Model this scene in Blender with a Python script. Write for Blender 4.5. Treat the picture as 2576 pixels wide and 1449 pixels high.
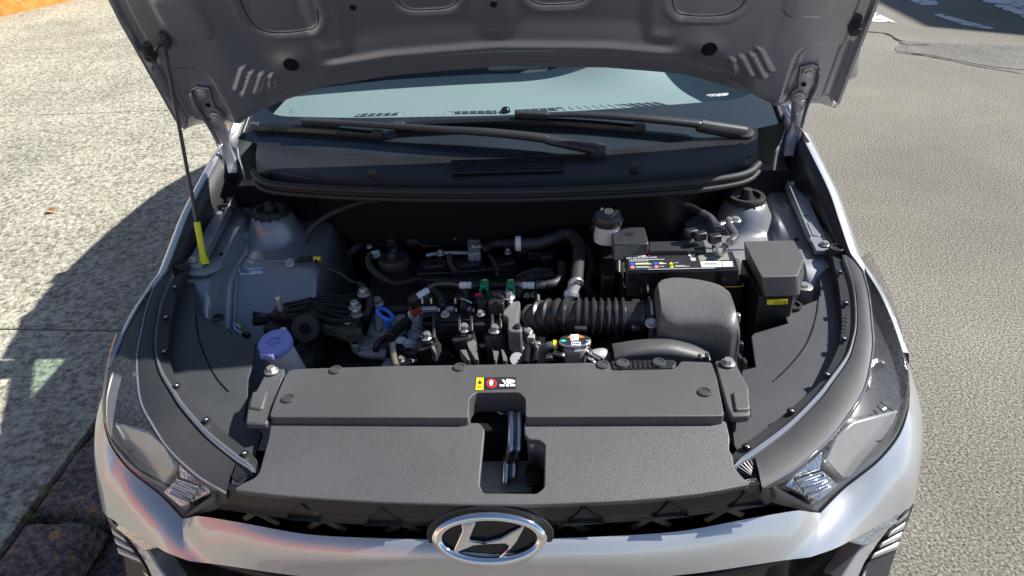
import bpy, bmesh, math, random
from mathutils import Vector as V, Matrix, noise
random.seed(7)
for o in list(bpy.data.objects): bpy.data.objects.remove(o)
scn = bpy.context.scene
COL = scn.collection
rad = math.radians

# ---------------------------------------------------------------- camera
CAM = V((.10, -.85, 1.66)); PITCH, YAW, ROLL = rad(31), rad(-3.105), rad(-2.915)
FPX = 1935.0; PW, PH = 2576.0, 1449.0          # photograph measured on a 2576 x 1449 grid
FW = V((math.sin(YAW)*math.cos(PITCH), math.cos(YAW)*math.cos(PITCH), -math.sin(PITCH)))
_r = FW.cross(V((0, 0, 1))).normalized(); _u = _r.cross(FW)
RT = _r*math.cos(ROLL)+_u*math.sin(ROLL); UP = -_r*math.sin(ROLL)+_u*math.cos(ROLL)
cd = bpy.data.cameras.new('camera'); cam = bpy.data.objects.new('camera', cd); COL.objects.link(cam)
cam.matrix_world = Matrix(((RT.x, UP.x, -FW.x, CAM.x), (RT.y, UP.y, -FW.y, CAM.y), (RT.z, UP.z, -FW.z, CAM.z), (0, 0, 0, 1)))
cd.sensor_fit = 'HORIZONTAL'; cd.sensor_width = 36; cd.lens = 36*FPX/PW; cd.clip_start = .02; cd.clip_end = 500
scn.camera = cam

# ---------------------------------------------------------------- world, sun, exposure
SUN = V((1.0, .215, 1.0)).normalized()           # towards the sun
w = bpy.data.worlds.new('World'); scn.world = w; w.use_nodes = True
nt = w.node_tree; nt.nodes.clear()
sky = nt.nodes.new('ShaderNodeTexSky'); sky.sky_type = 'NISHITA'; sky.sun_disc = False
sky.sun_elevation = math.asin(SUN.z); sky.sun_rotation = math.atan2(SUN.x, SUN.y)
sky.altitude = 1500; sky.air_density = 1.0; sky.dust_density = .6
bg = nt.nodes.new('ShaderNodeBackground'); bg.inputs[1].default_value = .078
ow = nt.nodes.new('ShaderNodeOutputWorld')
nt.links.new(sky.outputs[0], bg.inputs[0]); nt.links.new(bg.outputs[0], ow.inputs[0])
sl = bpy.data.lights.new('sun', 'SUN'); sl.energy = 4.9; sl.angle = rad(.53); sl.color = (1, .975, .935)
so = bpy.data.objects.new('sun', sl); COL.objects.link(so); so.rotation_euler = SUN.to_track_quat('Z', 'Y').to_euler()
vs = scn.view_settings; vs.view_transform = 'Standard'; vs.look = 'None'; vs.exposure = .85; vs.gamma = 1

# ---------------------------------------------------------------- photo pixel -> point on a stated surface
def ray(u, v): return RT*((u-PW/2)/FPX)+UP*(-(v-PH/2)/FPX)+FW
def Z(u, v, z): d = ray(u, v); return CAM+d*((z-CAM.z)/d.z)
def Y(u, v, y): d = ray(u, v); return CAM+d*((y-CAM.y)/d.y)
def PL(u, v, a, k):                              # plane z = a + k*y
    d = ray(u, v); t = (a+k*CAM.y-CAM.z)/(d.z-k*d.y); return CAM+d*t
def CY(u, v, y0, k):                             # upright curved face y = y0 + k*x^2
    y = y0
    for _ in range(12): p = Y(u, v, y); y = y0+k*p.x*p.x
    return Y(u, v, y)
def mir(p): return V((-p.x, p.y, p.z))
def lerp(a, b, t): return a+(b-a)*t
def sst(a, b, x):
    t = max(0, min(1, (x-a)/(b-a))); return t*t*(3-2*t)
def bump(c, wd, x): return math.exp(-((x-c)/wd)**2)
def interp(tab, x):
    if x <= tab[0][0]: return tab[0][1]
    for (a, b), (c, d) in zip(tab, tab[1:]):
        if x <= c: return b+(d-b)*(x-a)/(c-a) if c != a else d
    return tab[-1][1]
def spline(P, n=6):
    P = [V(p) for p in P]
    if len(P) < 3: return [P[0].lerp(P[-1], i/n) for i in range(n+1)]
    Q = [P[0]*2-P[1]]+P+[P[-1]*2-P[-2]]; out = []
    for i in range(1, len(Q)-2):
        a, b, c, d = Q[i-1:i+3]
        for j in range(n):
            t = j/n
            out.append(.5*((2*b)+(c-a)*t+(2*a-5*b+4*c-d)*t*t+(3*b-a-3*c+d)*t**3))
    out.append(P[-1]); return out
def resample(P, n):
    L = [0]
    for a, b in zip(P, P[1:]): L.append(L[-1]+(b-a).length)
    out = []; k = 0
    for i in range(n):
        s = L[-1]*i/(n-1)
        while k < len(P)-2 and L[k+1] < s: k += 1
        out.append(P[k].lerp(P[k+1], (s-L[k])/max(1e-9, L[k+1]-L[k])))
    return out

# ---------------------------------------------------------------- materials
MATS = {}
def mat(name, col, rough=.5, metal=0, coat=0, bump=None, var=0, vscale=30, spec=.5, coatr=.05, rvar=0, dust=0):
    m = bpy.data.materials.new(name); m.use_nodes = True; t = m.node_tree; N = t.nodes; p = N['Principled BSDF']
    p.inputs['Base Color'].default_value = (*col, 1); p.inputs['Roughness'].default_value = rough
    p.inputs['Metallic'].default_value = metal; p.inputs['Coat Weight'].default_value = coat
    p.inputs['Coat Roughness'].default_value = coatr; p.inputs['Specular IOR Level'].default_value = spec
    tc = N.new('ShaderNodeTexCoord')
    def nz(scale, det=4):
        n = N.new('ShaderNodeTexNoise'); n.inputs['Scale'].default_value = scale; n.inputs['Detail'].default_value = det
        t.links.new(tc.outputs['Object'], n.inputs['Vector']); return n
    if var:
        n = nz(vscale); r = N.new('ShaderNodeMapRange'); r.inputs[1].default_value = .3; r.inputs[2].default_value = .7
        r.inputs[3].default_value = 1-var; r.inputs[4].default_value = 1+var
        t.links.new(n.outputs[0], r.inputs[0])
        mx = N.new('ShaderNodeMix'); mx.data_type = 'RGBA'; mx.blend_type = 'MULTIPLY'; mx.inputs[0].default_value = 1
        mx.inputs[6].default_value = (*col, 1); t.links.new(r.outputs[0], mx.inputs[7]); t.links.new(mx.outputs[2], p.inputs['Base Color'])
    if dust:                                     # settled dust: cloudy patches and fine specks
        src = p.inputs['Base Color'].links[0].from_socket if p.inputs['Base Color'].links else None
        n1 = nz(5, 6); n2 = nz(480, 2); a1 = N.new('ShaderNodeMapRange'); a1.inputs[1].default_value = .42; a1.inputs[2].default_value = .72; a1.inputs[4].default_value = dust
        a2 = N.new('ShaderNodeMapRange'); a2.inputs[1].default_value = .64; a2.inputs[2].default_value = .74; a2.inputs[4].default_value = dust*1.6
        t.links.new(n1.outputs[0], a1.inputs[0]); t.links.new(n2.outputs[0], a2.inputs[0])
        ad = N.new('ShaderNodeMath'); ad.operation = 'ADD'; t.links.new(a1.outputs[0], ad.inputs[0]); t.links.new(a2.outputs[0], ad.inputs[1])
        m5 = N.new('ShaderNodeMix'); m5.data_type = 'RGBA'; t.links.new(ad.outputs[0], m5.inputs[0]); m5.inputs[7].default_value = (.42, .41, .38, 1)
        if src: t.links.new(src, m5.inputs[6])
        else: m5.inputs[6].default_value = (*col, 1)
        t.links.new(m5.outputs[2], p.inputs['Base Color'])
    if rvar:
        n = nz(vscale*.6); r = N.new('ShaderNodeMapRange'); r.inputs[3].default_value = max(.02, rough-rvar); r.inputs[4].default_value = rough+rvar
        t.links.new(n.outputs[0], r.inputs[0]); t.links.new(r.outputs[0], p.inputs['Roughness'])
    if bump:
        n = nz(bump[0], 3); b = N.new('ShaderNodeBump'); b.inputs['Strength'].default_value = bump[1]; b.inputs['Distance'].default_value = bump[2] if len(bump) > 2 else .001
        t.links.new(n.outputs[0], b.inputs['Height']); t.links.new(b.outputs[0], p.inputs['Normal'])
    MATS[name] = m; return m
def glassy(name, tint, fres=1.45, rough=.0, minref=.0, trans=1.0, haze=0):
    m = bpy.data.materials.new(name); m.use_nodes = True; t = m.node_tree; N = t.nodes; N.remove(N['Principled BSDF'])
    tr = N.new('ShaderNodeBsdfTransparent'); tr.inputs[0].default_value = (*tint, 1)
    gl = N.new('ShaderNodeBsdfGlossy'); gl.inputs['Roughness'].default_value = rough
    lw = N.new('ShaderNodeLayerWeight'); lw.inputs[0].default_value = .5
    pw = N.new('ShaderNodeMath'); pw.operation = 'POWER'; pw.inputs[1].default_value = 5; t.links.new(lw.outputs['Facing'], pw.inputs[0])
    f0 = ((fres-1)/(fres+1))**2; ma = N.new('ShaderNodeMath'); ma.operation = 'MULTIPLY_ADD'; ma.inputs[1].default_value = 1-f0; ma.inputs[2].default_value = f0; t.links.new(pw.outputs[0], ma.inputs[0])
    mx = N.new('ShaderNodeMixShader'); t.links.new(ma.outputs[0], mx.inputs[0]); t.links.new(gl.outputs[0], mx.inputs[2])
    src = tr
    if haze:
        df = N.new('ShaderNodeBsdfDiffuse'); df.inputs[0].default_value = (.75, .75, .73, 1)
        n = N.new('ShaderNodeTexNoise'); n.inputs['Scale'].default_value = 170; n.inputs['Detail'].default_value = 8
        tc = N.new('ShaderNodeTexCoord'); t.links.new(tc.outputs['Object'], n.inputs['Vector'])
        r = N.new('ShaderNodeMapRange'); r.inputs[1].default_value = .35; r.inputs[2].default_value = .75; r.inputs[3].default_value = haze*.3; r.inputs[4].default_value = haze*1.6
        t.links.new(n.outputs[0], r.inputs[0])
        m2 = N.new('ShaderNodeMixShader'); t.links.new(r.outputs[0], m2.inputs[0]); t.links.new(tr.outputs[0], m2.inputs[1]); t.links.new(df.outputs[0], m2.inputs[2]); src = m2
    t.links.new(src.outputs[0], mx.inputs[1]); t.links.new(mx.outputs[0], N['Material Output'].inputs[0])
    MATS[name] = m; return m
SILVER = mat('silver_paint', (.50, .508, .52), .34, .6, 1, bump=(900, .05, .0004), coatr=.03, var=.05, vscale=700, dust=.02)
SILVER.node_tree.nodes['Principled BSDF'].inputs['Coat IOR'].default_value = 1.75
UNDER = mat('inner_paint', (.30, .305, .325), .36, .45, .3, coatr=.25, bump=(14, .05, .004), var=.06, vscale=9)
HOODIN = mat('inner_paint_shaded', (.36, .365, .41), .32, .75, .25, coatr=.25, bump=(14, .05, .004))  # same paint as UNDER, copied and retuned so the hood underside reads shaded
COVER = mat('grained_black_plastic', (.066, .066, .066), .46, bump=(900, .8, .0008), var=.42, vscale=640, rvar=.05, dust=.05, spec=.9)
BLACK = mat('black_plastic', (.016, .016, .017), .40, bump=(700, .18, .0005), var=.12, vscale=25, rvar=.08)
SATIN = mat('satin_black', (.028, .028, .030), .37, bump=(500, .08, .0004), var=.15, vscale=12, rvar=.1, dust=.012)
DARK = mat('near_black', (.005, .005, .006), .7, spec=.25)  # near-black for holes, voids and hidden bay parts
GLOSSB = mat('gloss_black', (.012, .012, .013), .12, rvar=.05, vscale=14)
RUBBER = mat('rubber', (.018, .018, .019), .62, bump=(300, .2, .0004))
HOSE = mat('hose_rubber', (.034, .034, .034), .55, bump=(260, .25, .0005), var=.1)
CHROME = mat('chrome', (.82, .83, .85), .06, 1)
STEEL = mat('bolt_steel', (.52, .51, .48), .32, .75, bump=(200, .1, .0005))
ALU = mat('cast_aluminium', (.36, .36, .36), .5, .3, bump=(240, .4, .0008), var=.15, vscale=30)
PIPE = mat('aluminium_pipe', (.62, .63, .65), .28, 1)
WHITE = mat('white_plastic', (.72, .71, .69), .45, var=.05, vscale=40)
NECK = mat('translucent_white', (.60, .58, .57), .4)
DULL = mat('dull_pipe', (.50, .51, .53), .34, .45)
YELLOW = mat('yellow_grip', (.72, .70, .02), .4)
YLAB = mat('yellow_label', (.80, .66, .02), .4)
BLUE = mat('blue_plastic', (.03, .16, .62), .35)
BLUECAP = mat('washer_blue', (.25, .28, .62), .42, bump=(300, .1, .0005))
GREEN = mat('green_clip', (.02, .24, .12), .35)
REDB = mat('rust_red_clip', (.30, .035, .012), .45)
RED = mat('red_print', (.70, .03, .04), .45)
PAPER = mat('white_paper', (.80, .80, .78), .5)
INK = mat('ink', (.02, .02, .02), .5)
LABELB = mat('label_black', (.028, .028, .032), .3)
GREYP = mat('grey_print', (.42, .46, .44), .5)
ORANGE = mat('orange_print', (.80, .22, .02), .4)
CYAN = mat('cyan_print', (.05, .62, .62), .4)
BLUEP = mat('blue_print', (.03, .10, .50), .4)
PINK = mat('pink_print', (.70, .20, .20), .4)
CREAM = mat('cream_print', (.85, .80, .48), .4)
DASH = mat('dashboard_grey', (.28, .295, .30), .6, bump=(600, .3, .0006))
CABIN = mat('cabin_dark', (.030, .034, .04), .8)
SEAT = mat('seat_cloth', (.05, .055, .065), .9)
TYRE = mat('tyre', (.02, .02, .02), .8, bump=(60, .3, .002))
FOAM = mat('foam_strip', (.09, .088, .065), .9, bump=(180, 1, .003), var=.4, vscale=160)
REFL = mat('reflector', (.70, .70, .72), .14, 1, bump=(70, .25, .004))
SIGNAL = mat('signal_housing', (.62, .63, .65), .2, 1, bump=(160, .6, .003))
WINDOW = glassy('windscreen_glass', (.80, .92, .92), 1.55)
SIDEGL = glassy('side_glass', (.70, .86, .78), 1.5)
LENS = glassy('headlight_lens', (.90, .90, .90), 1.5, haze=.035)
CLEAR = glassy('clear_rim', (.75, .75, .77), 1.6)
FRIT = mat('windscreen_frit', (.020, .028, .036), .10, dust=.02)

# ---------------------------------------------------------------- mesh helpers
def link(o, parent):
    COL.objects.link(o)
    if parent is not None: o.parent = parent
    return o
def mesh(name, vs_, fs, m, parent=None, smooth=True, ang=35, bev=0, seg=2, thick=0, recalc=True):
    me = bpy.data.meshes.new(name); me.from_pydata([tuple(v) for v in vs_], [], fs)
    if recalc:
        bm = bmesh.new(); bm.from_mesh(me); bmesh.ops.remove_doubles(bm, verts=bm.verts, dist=1e-6)
        bmesh.ops.recalc_face_normals(bm, faces=bm.faces); bm.to_mesh(me); bm.free()
    me.materials.append(m)
    if smooth:
        me.polygons.foreach_set('use_smooth', [True]*len(me.polygons)); me.set_sharp_from_angle(angle=rad(ang))
    o = bpy.data.objects.new(name, me); link(o, parent)
    if thick:
        s = o.modifiers.new('s', 'SOLIDIFY'); s.thickness = thick; s.offset = 0
    if bev:
        b = o.modifiers.new('b', 'BEVEL'); b.width = bev; b.segments = seg; b.limit_method = 'ANGLE'; b.angle_limit = rad(32); b.harden_normals = False
    return o
def prism(name, top, drop, m, parent=None, bev=.002, seg=2, **k):
    d = drop if isinstance(drop, V) else V((0, 0, -drop))
    n = len(top); vs_ = list(top)+[p+d for p in top]
    fs = [list(range(n)), list(range(2*n-1, n-1, -1))]+[[i, (i+1) % n, n+(i+1) % n, n+i] for i in range(n)]
    return mesh(name, vs_, fs, m, parent, bev=bev, seg=seg, **k)
def frustum(name, top, bot, m, parent=None, bev=.002, **k):
    n = len(top); fs = [list(range(n)), list(range(2*n-1, n-1, -1))]+[[i, (i+1) % n, n+(i+1) % n, n+i] for i in range(n)]
    return mesh(name, list(top)+list(bot), fs, m, parent, bev=bev, **k)
def grid(name, rows, m, parent=None, thick=0, closed=False, **k):
    nr, nc = len(rows), len(rows[0]); fs = []
    for i in range(nr-1):
        for j in range(nc if closed else nc-1):
            j2 = (j+1) % nc; fs.append([i*nc+j, i*nc+j2, (i+1)*nc+j2, (i+1)*nc+j])
    return mesh(name, [p for r in rows for p in r], fs, m, parent, thick=thick, **k)
def ringsurf(rings, cap=True):
    nc = len(rings[0]); fs = []
    for i in range(len(rings)-1):
        for j in range(nc):
            j2 = (j+1) % nc; fs.append([i*nc+j, i*nc+j2, (i+1)*nc+j2, (i+1)*nc+j])
    if cap: fs += [list(range(nc-1, -1, -1)), list(range((len(rings)-1)*nc, len(rings)*nc))]
    return [p for r in rings for p in r], fs
def tubegeo(P, r, seg=10, fl=None):
    rings = []; n = len(P); up = None
    for i in range(n):
        d = (P[min(i+1, n-1)]-P[max(i-1, 0)]).normalized()
        if up is None:
            up = V((0, 0, 1)) if abs(d.z) < .9 else V((1, 0, 0))
        a = d.cross(up).normalized(); up = a.cross(d).normalized()
        rr = r(i/(n-1)) if callable(r) else r
        rings.append([P[i]+a*math.cos(t)*rr+up*math.sin(t)*rr*(fl or 1) for t in [2*math.pi*k/seg for k in range(seg)]])
    return ringsurf(rings)
def tube(name, P, r, m, parent=None, seg=10, n=8, fl=None, **k):
    P = spline(P, n) if n else [V(p) for p in P]
    v, f = tubegeo(P, r, seg, fl); return mesh(name, v, f, m, parent, ang=60, **k)
def corr(name, P, r, m, parent=None, pitch=.005, seg=10, amp=.14):
    P = spline(P, 10); L = sum((b-a).length for a, b in zip(P, P[1:])); n = max(8, int(L/pitch*4))
    P = resample(P, n+1); v, f = tubegeo(P, lambda t: r*(1+amp*(1 if int(t*n) % 4 < 2 else -1)), seg)
    return mesh(name, v, f, m, parent, ang=50)
def basis(ax):
    ax = V(ax).normalized(); a = ax.cross(V((0, 0, 1))) if abs(ax.z) < .9 else ax.cross(V((0, 1, 0))); a.normalize()
    return ax, a, ax.cross(a)
def lathegeo(prof, o, ax=(0, 0, 1), seg=24, sx=1, sy=1):
    ax, a, b = basis(ax); rings = []
    for r, h in prof: rings.append([o+ax*h+a*(r*sx*math.cos(t))+b*(r*sy*math.sin(t)) for t in [2*math.pi*k/seg for k in range(seg)]])
    return ringsurf(rings)
def lathe(name, prof, o, m, parent=None, ax=(0, 0, 1), seg=28, ang=40, **k):
    v, f = lathegeo(prof, V(o), ax, seg, **k); return mesh(name, v, f, m, parent, ang=ang)
def join(parts):
    v, f = [], []
    for a, b in parts:
        n = len(v); v += a; f += [[i+n for i in q] for q in b]
    return v, f
def boxgeo(c, hx, hy, hz):
    c = V(c); hx, hy, hz = V(hx), V(hy), V(hz)
    v = [c+hx*i+hy*j+hz*k for i in (-1, 1) for j in (-1, 1) for k in (-1, 1)]
    return v, [[0, 1, 3, 2], [4, 6, 7, 5], [0, 4, 5, 1], [2, 3, 7, 6], [0, 2, 6, 4], [1, 5, 7, 3]]
def box(name, c, sx, sy, sz, m, parent=None, rz=0, bev=.002, tilt=None, **k):
    R = Matrix.Rotation(rz, 3, 'Z')
    if tilt is not None: R = tilt.to_matrix() @ R if hasattr(tilt, 'to_matrix') else tilt @ R
    v, f = boxgeo(c, R @ V((sx/2, 0, 0)), R @ V((0, sy/2, 0)), R @ V((0, 0, sz/2)))
    return mesh(name, v, f, m, parent, bev=bev, **k)
def bar(name, a, b, wd, ht, m, parent=None, up=V((0, 0, 1)), bev=.001, **k):
    d = (b-a); s = d.cross(up).normalized(); u2 = s.cross(d).normalized()
    v, f = boxgeo((a+b)/2, d/2, s*wd/2, u2*ht/2); return mesh(name, v, f, m, parent, bev=bev, **k)
def bolt(p, r=.007, h=.007, ax=(0, 0, 1), parent=None, m=None, fl=1.5, name='bolt'):
    ax = V(ax)
    return mesh(name, *join([lathegeo([(r*fl, 0), (r*fl, .002), (r*fl*.9, .003)], V(p), ax, 18), lathegeo([(r, .002), (r, h*.85), (r*.86, h)], V(p), ax, 6)]), m or STEEL, parent, ang=30)
def text(name, s, o, ex, ey, size, m, parent=None, off=.0006, ext=0):
    cu = bpy.data.curves.new('t', 'FONT'); cu.body = s; cu.size = 1; cu.align_x = 'CENTER'; cu.align_y = 'CENTER'; cu.resolution_u = 2
    t = bpy.data.objects.new('t', cu); COL.objects.link(t); dg = bpy.context.evaluated_depsgraph_get(); dg.update()
    me = bpy.data.meshes.new_from_object(t.evaluated_get(dg)); bpy.data.objects.remove(t); bpy.data.curves.remove(cu)
    ex, ey = V(ex).normalized(), V(ey).normalized(); nn = ex.cross(ey).normalized(); ey = nn.cross(ex)
    for v in me.vertices: c = v.co.copy(); v.co = V(o)+ex*c.x*size+ey*c.y*size+nn*off
    me.name = name; me.materials.clear(); me.materials.append(m)
    return link(bpy.data.objects.new(name, me), parent)
def flat(name, pts, m, parent=None, lift=V((0, 0, .0008))):
    return mesh(name, [p+lift for p in pts], [list(range(len(pts)))], m, parent, smooth=False, recalc=False)
def rrect(pts, r, n=4):                          # round the corners of a polygon in 3D
    out = []; k = len(pts)
    for i in range(k):
        a, b, c = pts[i-1], pts[i], pts[(i+1) % k]
        d1, d2 = (a-b), (c-b); q = min(r, d1.length*.45, d2.length*.45)
        p, s = b+d1.normalized()*q, b+d2.normalized()*q
        for j in range(n+1):
            t = j/n; out.append(p*(1-t)**2+b*2*t*(1-t)+s*t*t)
    return out
def thing(name, label, cat, loc=(0, 0, 0), group=None):
    o = bpy.data.objects.new(name, None); COL.objects.link(o); o.location = loc; o.empty_display_size = .1
    tag(o, label, cat, group); return o
def tag(o, label=None, cat=None, group=None, kind=None):
    if label: o['label'] = label
    if cat: o['category'] = cat
    if group: o['group'] = group
    if kind: o['kind'] = kind
    return o
# ================================================================ GROUND
def groundmat(name, c1, c2, c3, scale, bumpd, rough=.85, spot=.5, big=1.2, paint=None):
    m = bpy.data.materials.new(name); m.use_nodes = True; t = m.node_tree; N = t.nodes; p = N['Principled BSDF']
    p.inputs['Roughness'].default_value = rough; p.inputs['Specular IOR Level'].default_value = .25
    tc = N.new('ShaderNodeTexCoord')
    def nz(s, d, r=.6):
        n = N.new('ShaderNodeTexNoise'); n.inputs['Scale'].default_value = s; n.inputs['Detail'].default_value = d; n.inputs['Roughness'].default_value = r
        t.links.new(tc.outputs['Object'], n.inputs['Vector']); return n
    a = nz(scale, 5, .7); b = nz(big, 8, .65); v = N.new('ShaderNodeTexVoronoi'); v.inputs['Scale'].default_value = scale*1.1
    t.links.new(tc.outputs['Object'], v.inputs['Vector'])
    cr = N.new('ShaderNodeValToRGB'); cr.color_ramp.elements[0].position = .36; cr.color_ramp.elements[1].position = .62
    cr.color_ramp.elements[0].color = (*c1, 1); cr.color_ramp.elements[1].color = (*c3, 1)
    e = cr.color_ramp.elements.new(.48); e.color = (*c2, 1)
    t.links.new(a.outputs[0], cr.inputs[0])
    mr = N.new('ShaderNodeMapRange'); mr.inputs[1].default_value = .3; mr.inputs[2].default_value = .7; mr.inputs[3].default_value = .74; mr.inputs[4].default_value = 1.2
    t.links.new(b.outputs[0], mr.inputs[0])
    mx = N.new('ShaderNodeMix'); mx.data_type = 'RGBA'; mx.blend_type = 'MULTIPLY'; mx.inputs[0].default_value = 1
    t.links.new(cr.outputs[0], mx.inputs[6]); t.links.new(mr.outputs[0], mx.inputs[7])
    out = mx.outputs[2]
    if paint:
        q = nz(paint[1], 6, .62); r2 = N.new('ShaderNodeMapRange'); r2.inputs[1].default_value = paint[2]; r2.inputs[2].default_value = paint[2]+.05
        t.links.new(q.outputs[0], r2.inputs[0]); m3 = N.new('ShaderNodeMix'); m3.data_type = 'RGBA'
        t.links.new(r2.outputs[0], m3.inputs[0]); t.links.new(out, m3.inputs[6]); m3.inputs[7].default_value = (*paint[0], 1); out = m3.outputs[2]
    t.links.new(out, p.inputs['Base Color'])
    ad = N.new('ShaderNodeMath'); ad.operation = 'ADD'; t.links.new(a.outputs[0], ad.inputs[0])
    ml = N.new('ShaderNodeMath'); ml.operation = 'MULTIPLY'; ml.inputs[1].default_value = spot; t.links.new(v.outputs['Distance'], ml.inputs[0]); t.links.new(ml.outputs[0], ad.inputs[1])
    bp = N.new('ShaderNodeBump'); bp.inputs['Strength'].default_value = .8; bp.inputs['Distance'].default_value = bumpd
    t.links.new(ad.outputs[0], bp.inputs['Height']); t.links.new(bp.outputs[0], p.inputs['Normal'])
    return m
CONC = groundmat('pavement_concrete', (.13, .120, .092), (.34, .318, .245), (.54, .510, .400), 44, .014)
ASPH = groundmat('road_asphalt', (.058, .051, .042), (.185, .169, .140), (.36, .333, .283), 120, .0085, big=.55)
ASPH2 = groundmat('patched_asphalt', (.055, .050, .044), (.150, .141, .125), (.28, .265, .24), 130, .006, big=2)
KERBM = groundmat('kerb_stone', (.070, .052, .046), (.165, .125, .112), (.30, .235, .21), 55, .02, paint=((.50, .31, .11), 30, .60))
GUTTM = groundmat('gutter_stone', (.06, .044, .042), (.14, .105, .10), (.25, .195, .185), 50, .016, big=5)
MARK = groundmat('worn_road_paint', (.50, .48, .44), (.62, .60, .56), (.70, .69, .65), 40, .003, paint=((.13, .12, .105), 7, .54))
WALLO = groundmat('orange_plaster', (.52, .17, .035), (.62, .23, .05), (.70, .30, .08), 8, .02, big=.7, paint=((.60, .42, .22), 3, .66))
WALLR = groundmat('terracotta_plaster', (.46, .11, .05), (.52, .14, .07), (.57, .18, .10), 6, .01, big=.5)
BUILD = groundmat('building_plaster', (.40, .38, .34), (.46, .44, .40), (.50, .48, .45), 5, .01, big=.6)
DIRT = groundmat('joint_dirt', (.03, .028, .024), (.05, .046, .04), (.08, .075, .065), 60, .006)
CRACKM = mat('crack_dark', (.018, .016, .014), .9)

PZ = .10                                          # pavement height above the road
def sheet(name, x0, x1, y0, y1, z, m, parent=None):
    return mesh(name, [V((x0, y0, z)), V((x1, y0, z)), V((x1, y1, z)), V((x0, y1, z))], [[0, 1, 2, 3]], m, parent, smooth=False)
road = tag(sheet('road', -1.2, 120, -120, 160, 0, ASPH), kind='structure')
pave = tag(sheet('pavement', -120, -1.30, -120, 160, PZ-.022, DIRT), kind='structure')
ys = [-14, -11, -8.2, -5.4, -2.4, -.4, 1.52, 4.2, 6.15, 8.9, 12, 15.5, 20]
for a, b in zip(ys, ys[1:]):
    for k, (x0, x1) in enumerate(((-3.9, -1.345), (-12.5, -3.912))):
        n = 26; top = []
        jit = lambda x, y: .018*noise.noise((x*2.1, y*3, 0))+.007*noise.noise((x*14, y*5, 3))
        for i in range(n+1): x = lerp(x0, x1, i/n); top.append(V((x, a+.005+jit(x, a)-(.03*(x+2.2) if a == 1.52 else 0), PZ)))
        for i in range(5): y = lerp(a, b, (i+.5)/5); top.append(V((x1+.012*noise.noise((y*3, k, 1)), y, PZ)))
        for i in range(n+1): x = lerp(x1, x0, i/n); top.append(V((x, b-.005+jit(x, b)-(.03*(x+2.2) if b == 1.52 else 0), PZ)))
        prism('paving_slab', top, .03, CONC, pave, bev=.003, seg=1)
kerb = tag(sheet('kerb', -1.36, -1.13, -20, 40, PZ-.05, DIRT), kind='structure')
gut = tag(sheet('gutter', -1.14, -.60, -20, 40, .004, GUTTM), kind='structure')
def stone(name, x0, x1, y0, y1, z, m, parent, rnd, seed, nx=12, ny=44, depth=.14):
    rows = []
    for j in range(ny+1):
        r = []; y = lerp(y0, y1, j/ny)
        for i in range(nx+1):
            s = i/nx; x = lerp(x0, x1, s)
            e = min(s, 1-s)*(x1-x0); ey = min(j/ny, 1-j/ny)*(y1-y0); e = min(e, ey)
            n1 = noise.fractal((x*7, y*7, seed), 1, 2, 4)
            dz = -rnd*(1-sst(0, .035, e))+.010*n1+.004*noise.noise((x*40, y*40, seed))
            if e < .001: dz -= depth*.4
            ed = .010*noise.noise((y*5, seed, s)) if s in (0, 1) else 0
            r.append(V((x+ed, y, z+dz)))
        rows.append(r)
    return grid(name, rows, m, parent, ang=80)
y = -6.2; k = 0
while y < 12:
    L = random.uniform(.75, 1.05)
    stone('kerb_stone', -1.345, -1.125, y, y+L-.012, PZ+.004, KERBM, kerb, .022, k*3.7); y += L; k += 1
y = -5.9
while y < 11:
    L = random.uniform(.7, 1.1)
    stone('gutter_stone', -1.115, -.72, y, y+L-.01, .030, GUTTM, gut, .02, k*2.9, nx=16); y += L; k += 1
# worn crossing paint and cracks on the road
def gpoly(name, uv, m, parent, z=.004): return mesh(name, [Z(a, b, z) for a, b in uv], [list(range(len(uv)))], m, parent, smooth=False)
gpoly('road_marking', [(2255, -14), (2345, -14), (2362, 13), (2318, 13)], MARK, road)
gpoly('road_marking', [(2430, -14), (2560, -14), (2640, 62), (2590, 50)], MARK, road)
gpoly('road_marking', [(2346, 36), (2366, 34), (2430, 52), (2502, 70), (2490, 74), (2420, 62)], MARK, road)
gpoly('road_marking', [(2160, 20), (2200, 30), (2256, 57), (2160, 52)], MARK, road)
def crack(uv, wd, parent, m=CRACKM):
    P = [Z(a, b, .0045) for a, b in uv]; P = resample(spline(P, 5), 34); L, R = [], []
    for i, p in enumerate(P):
        d = (P[min(i+1, 33)]-P[max(i-1, 0)]).normalized(); s = V((-d.y, d.x, 0)); q = wd*(.35+abs(noise.noise(p*6))*1.6)*min(1, i/4+.1, (33-i)/4+.1)
        o = s*.03*noise.noise(p*5); L.append(p+s*q+o); R.append(p-s*q+o)
    return grid('road_crack', [L, R], m, parent, smooth=False, recalc=False)
crack([(2150, 76), (2195, 80), (2230, 84), (2256, 98), (2290, 106)], .016, road)
crack([(2262, 104), (2285, 113), (2340, 112)], .012, road)
crack([(2255, 132), (2330, 140), (2420, 158), (2500, 172), (2590, 190)], .012, road)
gpoly('asphalt_patch', [(2290, 104), (2350, 108), (2470, 112), (2600, 118), (2600, 178), (2500, 168), (2420, 154), (2330, 136), (2258, 130), (2250, 122), (2262, 112)], ASPH2, road, .0035)
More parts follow.
